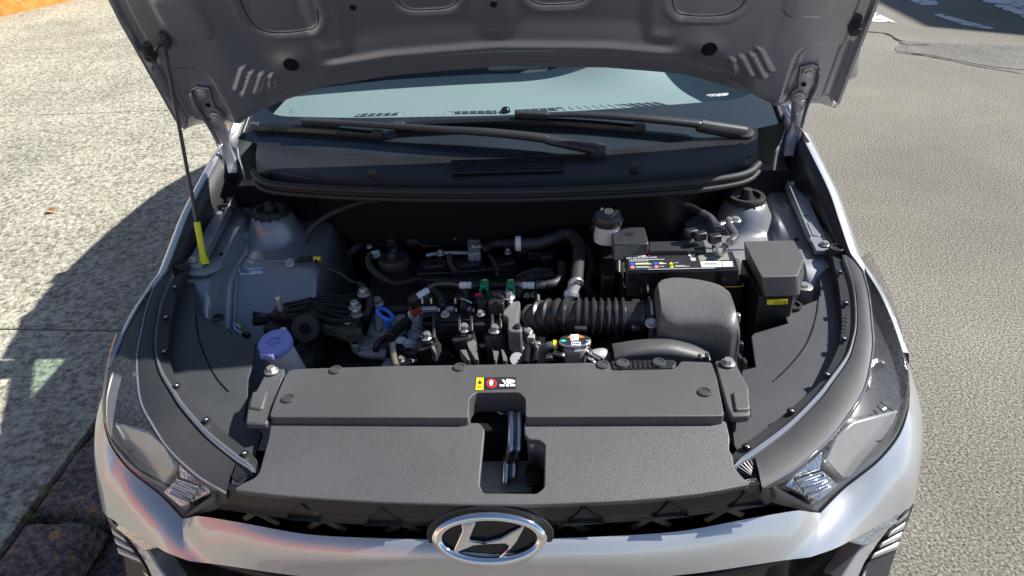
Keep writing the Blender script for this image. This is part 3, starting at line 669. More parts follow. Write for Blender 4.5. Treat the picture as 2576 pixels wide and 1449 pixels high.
def headlight(sg):
    m = (lambda p: p) if sg > 0 else mir
    def g(name, cols, mt, par, **k): return grid(name, [[m(p) for p in r] for r in zip(*cols)], mt, par, **k)
    # opaque body: strip over the lamp, then down behind the lens as the reflector bowl
    # light top panel
    h = g('headlight', [[p+V((0, 0, -.03)) for p in E_], E_, [a.lerp(b, .5)+V((0, 0, .0035)) for a, b in zip(E_, D_)], D_, [p+V((0, 0, -.014)) for p in D_]], LAMPB, car, ang=40)
    h['label'] = 'clear headlight beside the lit asphalt' if sg > 0 else 'clear headlight beside the kerb'
    g('headlight_flange', [[p+V((0, 0, -.02)) for p in A_], A_, [a.lerp(b, .5) for a, b in zip(A_, B_)], B_, [p+V((0, 0, -.010)) for p in B_]], LAMPB, h, ang=40)
    g('lens_rim', [[p+V((0, 0, -.012)) for p in B_], [p+V((0, 0, .003)) for p in B_], [a.lerp(b, .5)+V((0, 0, .007)) for a, b in zip(B_, C_)], [p+V((0, 0, .003)) for p in C_], [p+V((0, 0, -.012)) for p in C_]], mat('lens_rim_clear' if sg > 0 else 'lens_rim_clear_shade', (.30, .31, .34), .12, .6) if sg > 0 else MATS['lens_rim_clear'], h, ang=60)
    # clear lens: from D to the outer edge with an outward crown
    nrm = []
    for i in range(N_):
        t = (Lo[min(i+1, N_-1)]-Lo[max(i-1, 0)]); n = V((abs(t.y), -abs(t.x), 0)); n = n.normalized() if n.length > 1e-6 else V((1, 0, 0)); nrm.append(n)
    cols = []
    for s in (0, .06, .2, .4, .6, .8, .94, 1):
        bl = math.sin(math.pi*s); cols.append([D_[i].lerp(Lo[i], s)+V((0, 0, .022*bl))+nrm[i]*.022*bl*min(1, (N_-1-i)/14+.25) for i in range(N_)])
    g('lens', cols, LENS, h, ang=70)
    tube('lens_edge', [m(p+V((0, 0, .001))) for p in Lo], .0030, GLOSSB, h, n=0, seg=6)
    tube('lens_edge', [m(p+V((0, 0, .001))) for p in D_], .0022, MATS['lens_rim_clear'], h, n=0, seg=6)
    # bowl behind the lens
    bc = []
    for s, dd in ((0, .012), (.25, .055), (.6, .055), (1, .006)):
        bc.append([D_[i].lerp(Lo[i], s)-nrm[i]*dd*.8+V((0, 0, -dd*.75)) for i in range(N_)])
    g('reflector_bowl', bc, mat('bowl_grey', (.12, .12, .125), .3, .2) if sg > 0 else MATS['bowl_grey'], h, ang=60)
    # turn signal block at the front inner corner
    q = lambda u, v, z: m(Z(u, v, z))
    ts = frustum('turn_signal', [q(2073, 1129, .722), q(2064, 1180, .708), (q(2110, 1220, .690)), q(2060, 1262, .672), q(1970, 1224, .706), (q(2000, 1190, .722))], [p+V((0, .035, -.03)) for p in [q(2073, 1129, .722), q(2064, 1180, .708), q(2110, 1220, .690), q(2060, 1262, .672), q(1970, 1224, .706), q(2000, 1190, .722)]], SIGNAL, h, bev=.003)
    for k in range(4):
        t = k/3; a = q(lerp(2000, 2030, t), lerp(1208, 1250, t), lerp(.719, .690, t)); b = q(lerp(2066, 2088, t), lerp(1186, 1224, t), lerp(.716, .696, t)); bar('signal_rib', a, b, .007, .006, CHROME, ts)
    # divider fin and inner projector
    prism('reflector', [q(2105, 1098, .742), q(2150, 1060, .752), q(2262, 1030, .728), q(2240, 1090, .704), q(2140, 1205, .662), q(2118, 1208, .664), q(2074, 1160, .706), q(2082, 1132, .722)], V((-.02*sg, .05, -.045)), mat('reflector_grey', (.5, .5, .5), .22, .5) if sg > 0 else MATS['reflector_grey'], h, bev=.005)
    lathe('projector', [(.036, -.03), (.036, 0), (.030, .004), (.026, .0), (.0, -.006)], q(2205, 950, .742), SIGNAL, h, ax=(.5*sg, -.7, .35))
    for k in range(5): bar('bezel_rib', q(2216-k*9, 1010+k*11, .742-.004*k), q(2256-k*10, 1042+k*14, .722-.005*k), .003, .004, SATIN, h, bev=.0008)
    # clip tabs on the flange
    for u, v in ((2112, 684), (2127, 762), (2122, 852), (2080, 942), (1990, 1034), (1878, 1124)):
        p = hp(u, v, .004); box('clip_tab', m(p), .010, .012, .006, GLOSSB, h, rz=sg*.5 if v > 900 else 0, bev=.001)
        box('clip_slot', m(p+V((0, -.001, .0028))), .005, .005, .002, PIPE, h, rz=sg*.5 if v > 900 else 0, bev=.0005)
    # mounting lug at the rear end
    lp = Z(2105, 622, .842); lathe('mounting_lug', [(.018, -.030), (.0165, 0), (.0155, .001), (.012, .001), (.0115, -.003), (.0, -.003)], m(lp), SATIN, h)
    prism('lug_bracket', [m(p) for p in [Z(2078, 628, .83), Z(2092, 622, .835), Z(2128, 634, .832), Z(2134, 648, .828), Z(2096, 650, .826), Z(2086, 642, .828)]], .035, SATIN, h, bev=.003)
    # small triangular vent at the front tip
    P = [m(p) for p in (hp(1852, 1178, .000), hp(1897, 1150, .000), Z(1906, 1186, .752), Z(1912, 1222, .745), Z(1890, 1200, .748))]
    v = prism('tip_vent', P, .03, mat('vent_blue', (.05, .06, .09), .25) if sg > 0 else MATS['vent_blue'], h, bev=.001)
    for k in range(6):
        t = (k+.5)/6; bar('vent_rib', P[0].lerp(P[1], t)+V((0, 0, .001)), P[4].lerp(P[2], t)+V((0, 0, .001)), .0022, .003, SATIN, v, bev=0)
headlight(1); headlight(-1)

# ================================================================ SIDE SHIELDS (flat black plates inboard of the lamps)
def shield(sg, outline, z):
    top = [Z(u, v, z) for u, v in outline]
    s = prism('side_shield', top, .006, COVER2, car, bev=.0015)
    return s
shR = prism('side_shield', [PL(u, v, .728, .12) for u, v in [(2064, 742), (2054, 755), (2014, 770), (1971, 781), (1982, 813), (1897, 838), (1890, 846), (1901, 923), (1867, 931), (1860, 975), (1884, 1000), (1888, 1048), (1840, 1060), (1846, 1120), (1856, 1136), (1960, 1062), (2040, 992), (2078, 950), (2104, 900), (2114, 862), (2120, 815), (2112, 740), (2096, 660), (2062, 690)]], .006, COVER2, car, bev=.0015)
shR['label'] = 'flat black plate beside the fuse box'
shL = prism('side_shield', [PL(u, v, .728, .12) for u, v in [(493, 742), (490, 785), (545, 812), (578, 828), (560, 838), (600, 852), (643, 863), (640, 900), (624, 952), (622, 1010), (612, 1060), (650, 1075), (660, 1090), (640, 1150), (622, 1150), (560, 1096), (500, 1040), (462, 1000), (430, 950), (412, 900), (402, 850), (415, 770), (440, 700), (490, 712)]], .006, COVER2, car, bev=.0015)
shL['label'] = 'flat black plate beside the washer filler'
for sg, P in ((1, [(2060, 745), (2052, 800), (2030, 862), (1990, 916), (1945, 960)]), (-1, [(492, 790), (500, 850), (520, 905), (548, 955), (575, 985)])):
    tube('plate_seam', [PL(u, v, .7285, .12) for u, v in P], .0016, DARK, shR if sg > 0 else shL, seg=6)
lathe('plate_hole', [(.017, 0), (.017, .006), (.012, .006), (.012, .001)], PL(1996, 772, .728, .12), SATIN, shR)
for u, v in ((545, 800), (550, 806)): pass
lathe('plate_hole', [(.013, 0), (.013, .006), (.010, .006), (.010, .001)], PL(549, 802, .728, .12), SATIN, shL)

# ================================================================ RADIATOR COVER
CU = .800
def DK(u, v): return PL(u, v, .757, .164)
# heights of the upper and lower decks
up = [(726, 931), (760, 927), (1000, 920), (1276, 916), (1535, 911), (1540, 926), (1704, 923), (1712, 908), (1790, 911), (1803, 950), (1816, 1012), (1822, 1046), (1322, 1049)]
slotU = [(1322, 1003), (1306, 986), (1196, 987), (1180, 1003), (1178, 1050)]
upl = up+slotU+[(1172, 1050), (678, 1049), (690, 1010), (712, 958)]
cov = prism('radiator_cover', rrect([Z(u, v, CU) for u, v in upl], .006, 2), .045, COVER, car, bev=.004, seg=3)
cov['label'] = 'grained black radiator cover behind the grille'
lw = [(680, 1066), (1206, 1063), (1219, 1080), (1206, 1220), (1216, 1240), (1350, 1241), (1369, 1226), (1371, 1118), (1356, 1106), (1330, 1105), (1319, 1092), (1318, 1060), (1826, 1058), (1836, 1100), (1834, 1132), (1842, 1142), (1848, 1176), (1868, 1200), (1888, 1216), (1760, 1239), (1600, 1255), (1440, 1263), (1280, 1267), (1000, 1262), (800, 1251), (690, 1242), (588, 1230), (612, 1214), (640, 1202), (652, 1188), (668, 1130), (676, 1100)]
low_ = prism('lower_deck', rrect([DK(u, v) for u, v in lw], .004, 2), .012, COVER, cov, bev=.003, seg=3)
slw = [(1219, 1078), (1206, 1220), (1216, 1240), (1350, 1241), (1369, 1226), (1371, 1118), (1356, 1106), (1330, 1105), (1319, 1092)]
sq = rrect([DK(u, v) for u, v in slw], .004, 2)[3:-3]
grid('slot_wall', [[p+V((0, 0, -.008)) for p in sq], [p+V((0, 0, -.06)) for p in sq]], COVER, cov, thick=.002)
# raised front lip of the lower deck
tube('front_lip', [DK(u, v)+V((0, 0, -.003)) for u, v in [(596, 1229), (690, 1240), (800, 1249), (1000, 1260), (1280, 1265), (1440, 1261), (1600, 1253), (1760, 1237), (1882, 1215)]], .0035, COVER, cov, seg=8)
# pressed ridges on the upper deck
# end brackets
lb = prism('end_bracket', rrect([Z(u, v, .792) for u, v in [(672, 930), (716, 926), (712, 950), (700, 985), (684, 1030), (672, 1066), (618, 1064), (626, 1004), (642, 986)]], .004, 2), .014, COVER, cov, bev=.003)
rb = prism('end_bracket', rrect([Z(u, v, .792) for u, v in [(1797, 907), (1846, 904), (1862, 934), (1884, 976), (1888, 1044), (1840, 1048), (1828, 1020), (1812, 962)]], .004, 2), .014, COVER, cov, bev=.003)
prism('bracket_step', rrect([Z(u, v, .797) for u, v in [(1842, 984), (1882, 980), (1888, 1028), (1850, 1032)]], .004, 2), .03, COVER, rb, bev=.004)
prism('bracket_step', rrect([Z(u, v, .797) for u, v in [(634, 985), (674, 980), (660, 1028), (626, 1024)]], .004, 2), .03, COVER, lb, bev=.004)
for uv, p in (((683, 934), lb), ((1831, 914), rb)): bolt(Z(*uv, .795), .009, .010, parent=p)
def pin(u, v, z, par): lathe('push_pin', [(.0125, -.002), (.0125, .002), (.0115, .0035), (.008, .004), (.0075, .0025), (0, .003)], Z(u, v, z), COVER2, par)
for u, v in ((845, 932), (1157, 925), (1517, 919), (726, 1004), (1773, 988)): pin(u, v, CU, cov)
# slot interior: dark box with latch rod and striker parts
sb = [Z(u, v, CU-.05) for u, v in [(1168, 975), (1334, 975), (1400, 1100), (1400, 1262), (1190, 1262), (1165, 1060)]]
wl = mesh('latch_well', [p for p in sb]+[p+V((0, 0, -.16)) for p in sb], [[i, (i+1) % 6, 6+(i+1) % 6, 6+i] for i in range(6)]+[[11, 10, 9, 8, 7, 6]], SATIN, cov, smooth=False)
box('latch_plate', Z(1270, 1190, .66), .10, .10, .01, ALU, cov, bev=.002)
latch = tube('hood_latch', [Z(1287, 1040, .755), Z(1288, 1085, .745), Z(1286, 1130, .73), Z(1276, 1160, .70), Z(1272, 1215, .675)], .0085, PIPE, car, seg=10)
tube('latch_wire', [Z(1306, 1040, .756), Z(1308, 1085, .745), Z(1306, 1130, .73), Z(1296, 1160, .70), Z(1293, 1200, .68)], .006, PIPE, latch, seg=8)
prism('latch_housing', [Z(u, v, .72) for u, v in [(1205, 1010), (1290, 1010), (1296, 1050), (1290, 1100), (1225, 1100), (1200, 1060)]], .08, BLACK, latch, bev=.006)
tube('latch_spring', [Z(1222, 1030, .742), Z(1235, 1022, .75), Z(1260, 1040, .745), Z(1278, 1036, .742)], .003, STEEL, latch, seg=6)
prism('latch_tab', [Z(u, v, .70) for u, v in [(1330, 1160), (1358, 1166), (1362, 1220), (1325, 1222), (1318, 1185)]], .004, BLACK, latch, bev=.001)
for u in (1334, 1348): flat('tab_slot', [Z(u+a, 1173+b, .702) for a, b in ((-4, -6), (4, -6), (4, 6), (-4, 6))], DARK, latch)
# air intake duct on the right end of the cover
cap = []
for i in range(19):
    t = i/18; h = .031*math.sin(math.pi*(.03+.94*t))**.45*(1 if t < .6 else 1-.35*(t-.6)/.4); q = Z(lerp(1546, 1788, t), 914, CU-.02)
    cap.append([q+V((0, dy, dz)) for dy, dz in ((.002, -.03), (.002, h*.55), (.005, h*.85), (.014, h), (.030, h*.96), (.048, h*.75), (.058, h*.4), (.06, -.03))])
duct = grid('air_duct', cap, COVER, car, ang=60)
gb = prism('duct_grille', rrect([Z(u, v, CU+.004) for u, v in [(1537, 907), (1694, 904), (1703, 911), (1696, 924), (1542, 927)]], .003, 2), .014, SATIN, duct, bev=.002)
for k in range(7): u = 1582+k*12; bar('duct_slot', Z(u, 906, CU+.0045), Z(u+1, 924, CU+.0045), .004, .002, DARK, gb, bev=0)
for u, v in ((1566, 915), (1657, 913)): pin(u, v, CU+.005, gb)
# warning label
wn = prism('warning_label', rrect([Z(u, v, CU+.0006) for u, v in [(1199, 950), (1298, 948), (1299, 978), (1196, 981)]], .003, 2), .0005, LABELB, cov, bev=0)
wz = CU+.0014
def wl_(name, uv, m): return mesh(name, [Z(u, v, wz) for u, v in uv], [list(range(len(uv)))], m, wn, smooth=False)
wl_('yellow_field', [(1199, 950), (1217, 950), (1216, 981), (1196, 981)], YLAB)
wz += .0006
wl_('warning_triangle', [(1207, 955), (1213, 965), (1201, 965)], INK); wl_('manual_icon', [(1201, 969), (1212, 969), (1212, 976), (1200, 976)], mat('manual_print', (.45, .28, .02), .5))
def disc(cu, cv, ru, rv, n=28): return [(cu+ru*math.cos(6.2832*k/n), cv+rv*math.sin(6.2832*k/n)) for k in range(n)]
wl_('prohibition_ring', disc(1236.5, 964.5, 13, 11.5), RED); wz += .0005; wl_('ring_field', disc(1236.5, 964.5, 9.5, 8), LABELB); wz += .0005
wl_('hand_symbol', [(1232, 969), (1230, 963), (1232, 962), (1232, 957.5), (1234, 957), (1235, 956), (1237, 956), (1238, 957), (1240, 957.5), (1241, 964), (1239, 970), (1234, 970)], PAPER)
for nm, uv in (('fan_blade', [(1257, 967), (1268, 967), (1270, 969), (1268, 972), (1257, 972)]), ('fan_blade', [(1296, 966.5), (1284, 967), (1282, 969), (1284, 972), (1296, 971.5)]), ('fan_blade', [(1262, 956), (1267, 954), (1274, 964), (1270, 966)]), ('fan_hub', disc(1276.5, 969, 4.5, 4, 12)), ('hand_symbol', [(1272, 957), (1276, 953), (1288, 954.5), (1296, 957), (1294, 963), (1284, 965), (1278, 966), (1275, 962)])): wl_(nm, uv, PAPER)
# ================================================================ ENGINE BAY SHELL
CH = .585; CYC = .872
def apron_z(x, y):
    x = abs(x)
    fl = lerp(.70, .806, sst(.50, .645, y))+.10*max(0, y-.62)                  # side flange beside the fender
    pl = lerp(.56, .792, sst(.40, .745, y)) if y < .745 else .792+.03*(y-.745)
    pl -= .020*bump(.60, .07, y)*(1 if y < .745 else 0)
    r = math.hypot((x-CH), (y-CYC)*1.02)
    cone = .858-.062*sst(.044, .080, r)-.02*sst(.080, .13, r)
    inner = max(pl, cone*(1-sst(.10, .16, r))+pl*sst(.10, .16, r)) if y > .6 else pl
    z = lerp(inner, fl, sst(.645, .665, x))-.006*bump(.640, .010, x)
    z -= .35*(1-sst(.398, .442, x))                                 # drop to the frame rail
    z += .0018*math.sin(x*60)*bump(.55, .08, y)
    return z
for sg in (1, -1):
    rows = []
    for j in range(91):
        y = lerp(.34, 1.10, j/90); xo = .735 if y > .62 else lerp(.70, .735, (y-.34)/.28)
        rows.append([V((sg*lerp(.385, xo, i/60), y, apron_z(lerp(.385, xo, i/60), y))) for i in range(61)])
    ap = grid('inner_fender', rows, UNDER, car, ang=60)
    ap['label'] = 'silver inner fender panel with strut tower beside the battery' if sg > 0 else 'silver inner fender panel with strut tower and prop rod'
    c = V((sg*CH, CYC, .860))
    lathe('strut_cap', [(.045, -.004), (.045, .007), (.042, .011), (.033, .011), (.030, .006), (.024, .002), (.016, .002), (.014, .012), (.010, .027), (.007, .028)], c, RUBBER, ap, seg=36)
    for k in range(14):
        a = 2*math.pi*k/14; box('cap_tooth', c+V((.044*math.cos(a), .044*math.sin(a), -.006)), .007, .005, .007, RUBBER, ap, rz=a, bev=.001)
    # side rail with pressed slots beside the fender
    rl = prism('side_rail', [V((sg*x, y, .826+.10*(y-.62))) for x, y in ((.690, .66), (.728, .66), (.742, .98), (.700, .98))], .012, UNDER, ap, bev=.003)
    for y in (.745, .835):
        prism('rail_slot', rrect([V((sg*x, yy, .8272+.10*(yy-.62))) for x, yy in ((.700, y-.030), (.720, y-.030), (.724, y+.030), (.704, y+.030))], .009), -.001, UNDER, rl, bev=.0008)
    bar('rail_flange', V((sg*.688, .70, .838)), V((sg*.700, .94, .866)), .004, .022, UNDER, rl)
    for y in (.68, .955): bolt(V((sg*.716, y, .827+.10*(y-.62))), .008, .008, parent=rl)
    for x, y in ((.672, .735), (.50, .56), (.655, .60)): lathe('panel_hole', [(.005, -.001), (.005, .0012)], V((sg*x, y, apron_z(x, y)+.0012)), DARK, ap, seg=14)
    prism('spot_plate', rrect([V((sg*x, y, apron_z(.62, .95)+.012)) for x, y in ((.60, .965), (.69, .965), (.69, 1.06), (.61, 1.06))], .02), .014, UNDER, ap, bev=.003)
    bolt(V((sg*.640, 1.0, apron_z(.62, .95)+.012)), .009, .009, parent=ap)
for sg in (1, -1):
    grid('cowl_side', [[V((sg*x, y, z)) for y, x in ((.955, .665), (1.03, .700), (1.12, .735))] for z in (.80, .88, .945)], UNDER, car, thick=.003, smooth=False)
# prop seat plate
pp = Z(512, 668, .822); prism('prop_seat', [pp+V((a*.042*1.0, b*.040, .0)) for a, b in [(math.cos(6.2832*k/20), math.sin(6.2832*k/20)) for k in range(20)]], .008, UNDER, car, bev=.002)
# floor, firewall and radiator keep the bay dark and closed
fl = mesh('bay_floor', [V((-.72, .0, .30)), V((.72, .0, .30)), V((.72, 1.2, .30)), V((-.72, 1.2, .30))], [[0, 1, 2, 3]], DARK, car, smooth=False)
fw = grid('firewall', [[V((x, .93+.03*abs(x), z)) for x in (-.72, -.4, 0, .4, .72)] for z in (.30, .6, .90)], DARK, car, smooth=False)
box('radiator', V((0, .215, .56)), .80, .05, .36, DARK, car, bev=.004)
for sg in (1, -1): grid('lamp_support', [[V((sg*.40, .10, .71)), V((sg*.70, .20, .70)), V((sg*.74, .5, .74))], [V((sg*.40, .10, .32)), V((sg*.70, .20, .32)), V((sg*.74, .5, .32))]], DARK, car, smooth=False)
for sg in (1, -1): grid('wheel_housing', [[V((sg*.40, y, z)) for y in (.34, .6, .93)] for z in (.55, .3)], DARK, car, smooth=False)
# sticker, ground cable, vacuum hose on the left panel
def on_apron(u, v, lift=.0):
    lo, hi = .3, 1.2; d = ray(u, v)
    t = (.95-CAM.z)/d.z
    for _ in range(400):
        p = CAM+d*t
        if p.z < apron_z(p.x, p.y)+lift: break
        t += .002
    return p
aps = [o for o in car.children if o.name.startswith('inner_fender')]
apL = aps[1]; apR = aps[0]
S = [on_apron(u, v, .002) for u, v in [(600, 676), (628, 674), (657, 672), (661, 687), (633, 690), (605, 691)]]
nn = (S[2]-S[0]).cross(S[5]-S[0]).normalized(); nn = nn if nn.z > 0 else -nn
st = mesh('serial_sticker', S, [[0, 1, 4, 5], [1, 2, 3, 4]], PAPER, apL, smooth=False)
ex = (S[2]-S[0]).normalized(); ey = (S[0]-S[5]).normalized()
text('sticker_text', 'TP768388', (S[0]+S[2]+S[3]+S[5])/4+nn*.0012, ex, ey, .0135, BLUEP, st)
for rr, t in ((.82, '- - - - - - - - -'), (.16, '- - - - - - - - -')): text('sticker_print', t, (S[5].lerp(S[0], rr)+S[3].lerp(S[2], rr))/2+nn*.0012, ex, ey, .009, BLUEP, st)
g0 = on_apron(730, 663, .004); gc = tube('ground_cable', [g0+V((.012, 0, .006)), g0+V((.06, -.002, .012)), Z(800, 668, .80), Z(850, 685, .79), Z(885, 708, .775), Z(905, 712, .77)], .0035, HOSE, car, seg=8)
bolt(g0+V((0, 0, .002)), .008, .008, (0.1, -.5, .8), gc); tube('cable_boot', [g0+V((.022, 0, .009)), g0+V((.055, -.002, .013))], .0065, RUBBER, gc, n=2); tube('cable_tape', [g0+V((.060, -.002, .0125)), g0+V((.076, -.003, .013))], .0058, YLAB, gc, n=2)
hs = tube('vacuum_hose', [on_apron(535, 528, .02), on_apron(560, 517, .03), on_apron(590, 522, .03), on_apron(622, 540, .02), on_apron(655, 549, .02)], .0055, RUBBER, car, seg=10)
lathe('hose_clip', [(.008, -.006), (.008, .006)], on_apron(541, 526, .022), SATIN, hs, ax=(1, .3, 0))

# ================================================================ COWL, WINDSCREEN, WIPERS
# rubber seal along the front of the cowl
SEALUV = [(640, 436, .955), (652, 455, .951), (690, 468, .950), (800, 478, .951), (1000, 486, .953), (1275, 487, .953), (1500, 480, .953), (1700, 468, .951), (1830, 452, .950), (1885, 437, .951), (1908, 416, .955)]
sp_ = spline([Z(*p) for p in SEALUV], 6); sp_ = resample(sp_, 70)
for_ = sp_
cw = grid('cowl', [[p+V((0, .012, .0)) for p in sp_], [p+V((0, .0, .002)) for p in sp_], [p+V((0, -.004, -.014)) for p in sp_], [p+V((0, .010, -.022)) for p in sp_]], BLACK, car, ang=50)
grid('cowl_underside', [[p+V((0, .012, -.021)) for p in sp_], [p+V((0, .03+.09*sst(.38, .52, abs(p.x)), -.030)) for p in sp_], [p+V((0, .05+.10*sst(.36, .50, abs(p.x)), -.16)) for p in sp_]], DARK, cw)
cw['label'] = 'black cowl panel with grille at the foot of the windscreen'
tube('hood_seal', [p+V((0, 0, .004)) for p in sp_], .0085, RUBBER, cw, n=0, seg=10)
tube('seal_lip', [p+V((0, -.008, -.012)) for p in sp_], .006, RUBBER, cw, n=0, seg=8)
WB = [(-.72, 1.135), (-.66, 1.075), (-.5, .995), (-.3, .945), (0, .925), (.3, .945), (.5, .995), (.66, 1.075), (.72, 1.135)]
def wby(x): return interp([(a, b) for a, b in WB], x) if False else .925+.40*x*x
def wz0(x): return .968-.010*(abs(x)/.7)**2
rows = []
for s in (0, .10, .16, .20, .30, .7, 1):
    r = []
    for p in sp_:
        x = p.x*lerp(1, 1.10, s); a = p+V((0, .012, -.002)); b = V((p.x*1.10, wby(p.x*1.10)+.010, wz0(p.x*1.1)))
        dz = {0: 0, .10: -.012, .16: -.012, .20: .008, .30: .012, .7: .006, 1: 0}[s]
        q = a.lerp(b, s); r.append(q+V((0, 0, dz)))
    rows.append(r)
grid('cowl_top', rows, mat('cowl_plastic', (.008, .009, .011), .5, bump=(500, .3, .0006), rvar=.08, dust=.012), cw, ang=30)
cg0 = rows[4]
def cowl_at(u, v):                                # point on the cowl top
    d = ray(u, v); z = .968
    for _ in range(10):
        p = CAM+d*((z-CAM.z)/d.z); k = min(range(70), key=lambda i: abs(cg0[i].x-p.x)); y0, z0 = cg0[k].y, cg0[k].z; y1 = wby(p.x); z = lerp(z0, wz0(p.x), max(0, min(1, (p.y-y0)/max(.01, y1-y0))))+.004
    return p
gq = [cowl_at(*p) for p in [(1135, 407), (1416, 398), (1417, 430), (1137, 438)]]
cg = prism('cowl_grille', [p+V((0, 0, .001)) for p in gq], .002, BLACK, cw, bev=0)
for k in range(33): t = k/32; bar('grille_bar', gq[0].lerp(gq[1], t)+V((0, 0, .0022)), gq[3].lerp(gq[2], t)+V((0, 0, .0022)), .0016, .003, BLACK, cg, bev=0)
for k in range(6): t = k/5; bar('grille_bar', gq[0].lerp(gq[3], t)+V((0, 0, .0024)), gq[1].lerp(gq[2], t)+V((0, 0, .0024)), .0016, .003, BLACK, cg, bev=0)
for u, v in ((938, 440), (1597, 421)):
    p = Z(u, v, .972); box('cowl_clip', p, .020, .014, .026, SATIN, cw, bev=.004, seg=3)
for (u0, v0), (u1, v1) in (((700, 436), (790, 452)), ((975, 449), (1022, 449)), ((1102, 450), (1146, 449)), ((1232, 446), (1284, 445)), ((1322, 442), (1376, 440)), ((1436, 439), (1580, 430)), ((1620, 427), (1890, 391))):
    bar('cowl_rib', Z(u0, v0, .962), Z(u1, v1, .962), .004, .003, SATIN, cw, bev=.0008)
# windscreen: curved sheet
WSL = rad(27.5)
def ws(x, s, h=0):                               # s metres up the slope
    y = wby(x)+s*math.cos(WSL)*(1-.05*s); z = wz0(x)+s*math.sin(WSL)-.06*x*x*s; return V((x, y-h*math.sin(WSL), z+h*math.cos(WSL)))
def WS(u, v, h=0):
    d = ray(u, v); y = 1.0
    for _ in range(40):
        p = CAM+d*((y-CAM.y)/d.y); s = (p.z-wz0(p.x))/(math.sin(WSL)-.06*p.x**2); y = lerp(y, wby(p.x)+s*math.cos(WSL)*(1-.05*s), .7)
    s = (p.z-wz0(p.x))/(math.sin(WSL)-.06*p.x**2); return ws(p.x, s, h)
WW = lambda s: .735-.085*s
SL = .86
win = grid('windscreen', [[ws(WW(SL*j/24)*(2*i/40-1), SL*j/24) for i in range(41)] for j in range(25)], WINDOW, car, ang=80)
win['label'] = 'tinted windscreen over a sunlit grey dashboard'
# black printed border along the lower edge and sides
FT = [WS(u, v, .001) for u, v in [(668, 255), (672, 272), (684, 284), (700, 291), (740, 294), (905, 297), (1090, 294), (1275, 290), (1480, 278), (1690, 264), (1800, 255), (1852, 250), (1880, 240), (1893, 225), (1898, 210)]]
FT = resample(spline(FT, 5), 60); FB = [ws(lerp(-.722, .722, i/59), -.004, .001) for i in range(60)]
grid('frit_band', [FT, FB], FRIT, win, recalc=False)
for sg in (1, -1):
    e0 = FT[0] if sg < 0 else FT[-1]
    sv = .2
    a = [ws(sg*(WW(s)-.004), s, .001) for s in [SL*k/12 for k in range(13)]]; b = [ws(sg*(WW(s)-.06+.01*s), s, .001) for s in [SL*k/12 for k in range(13)]]
    grid('frit_band', [a, b], FRIT, win, recalc=False)
# print on the glass
p = WS(1806, 241, -.002); ex = WS(1840, 238, .002)-WS(1772, 244, .002); ey = WS(1806, 230, .002)-WS(1806, 250, .002)
text('etched_number', '*TP768388*', WS(1806, 241, .002), ex, ey, .0135, PAPER, win)
text('glass_mark', 'H', WS(733, 279, .002), ex, ey, .010, INK, win); text('glass_mark', 'HYUNDAI', WS(733, 284, .002), ex, ey, .0045, INK, win); text('glass_mark', '- - - -', WS(733, 288, .002), ex, ey, .006, INK, win); text('glass_mark', 'X', WS(759, 281, .002), ex, ey, .007, INK, win)
# ---- wipers
def wiper(blade, arm, piv, hold, label):
    bpts = [WS(u, v, .016) for u, v in blade]
    a = tube('wiper', [WS(u, v, h) for u, v, h in arm], lambda t: lerp(.0085, .0185, t**.8), SATIN, car, seg=10, fl=.7)
    a['label'] = label
    d0 = bpts[0]; d1 = bpts[-1]; n = 14; P = resample(spline(bpts, 6), n); rows = []
    for i, q in enumerate(P):
        tt = i/(n-1); ht = .010*(1-.3*abs(2*tt-1)); rows.append([q+V((0, -.010, -.006)), q+V((0, -.009, ht*.4)), q+V((0, .002, ht)), q+V((0, .012, ht*.3)), q+V((0, .010, -.006))])
    grid('wiper_blade', rows, GLOSSB, a, closed=True, ang=40)
    for q, q2 in ((P[0], P[1]), (P[-1], P[-2])):
        dd = (q2-q).normalized(); vv, ff = boxgeo(q+dd*.012+V((0, 0, .002)), dd*.015, V((0, .011, 0)), V((0, 0, .008))); mesh('blade_cap', vv, ff, SATIN, a, bev=.003)
    tube('rubber_edge', [q+V((0, 0, -.010)) for q in P], .003, RUBBER, a, n=0, seg=6)
    hq = [WS(u, v, h) for u, v, h in hold]; d = hq[1]-hq[0]; vv, ff = boxgeo((hq[0]+hq[1])/2, d/2, V((0, .009, .002)), V((0, -.002, .008))); mesh('blade_holder', vv, ff, SATIN, a, bev=.004, seg=3)
    pc = piv; lathe('pivot_cap', [(.023, -.03), (.023, .006), (.021, .010), (.012, .012), (0, .012)], pc, SATIN, a, ax=(0, -.35, 1))
    return a
wiper([(638, 328), (800, 336), (964, 349)], [(860, 329, .030), (1000, 340, .032), (1120, 350, .034), (1250, 360, .036), (1365, 373, .036), (1390, 378, .034), (1500, 400, .034)], WS(1500, 399, .028), [(766, 324, .028), (862, 329, .028)], 'wiper arm pivoting near the cowl middle')
wiper([(995, 328), (1150, 320), (1320, 316), (1480, 322), (1620, 334)], [(1378, 310, .030), (1465, 311, .032), (1600, 321, .034), (1742, 336, .036), (1762, 341, .034), (1868, 358, .034)], WS(1868, 358, .028), [(1296, 306, .028), (1380, 309, .028)], 'wiper arm pivoting beside the hinge, far from the prop rod')
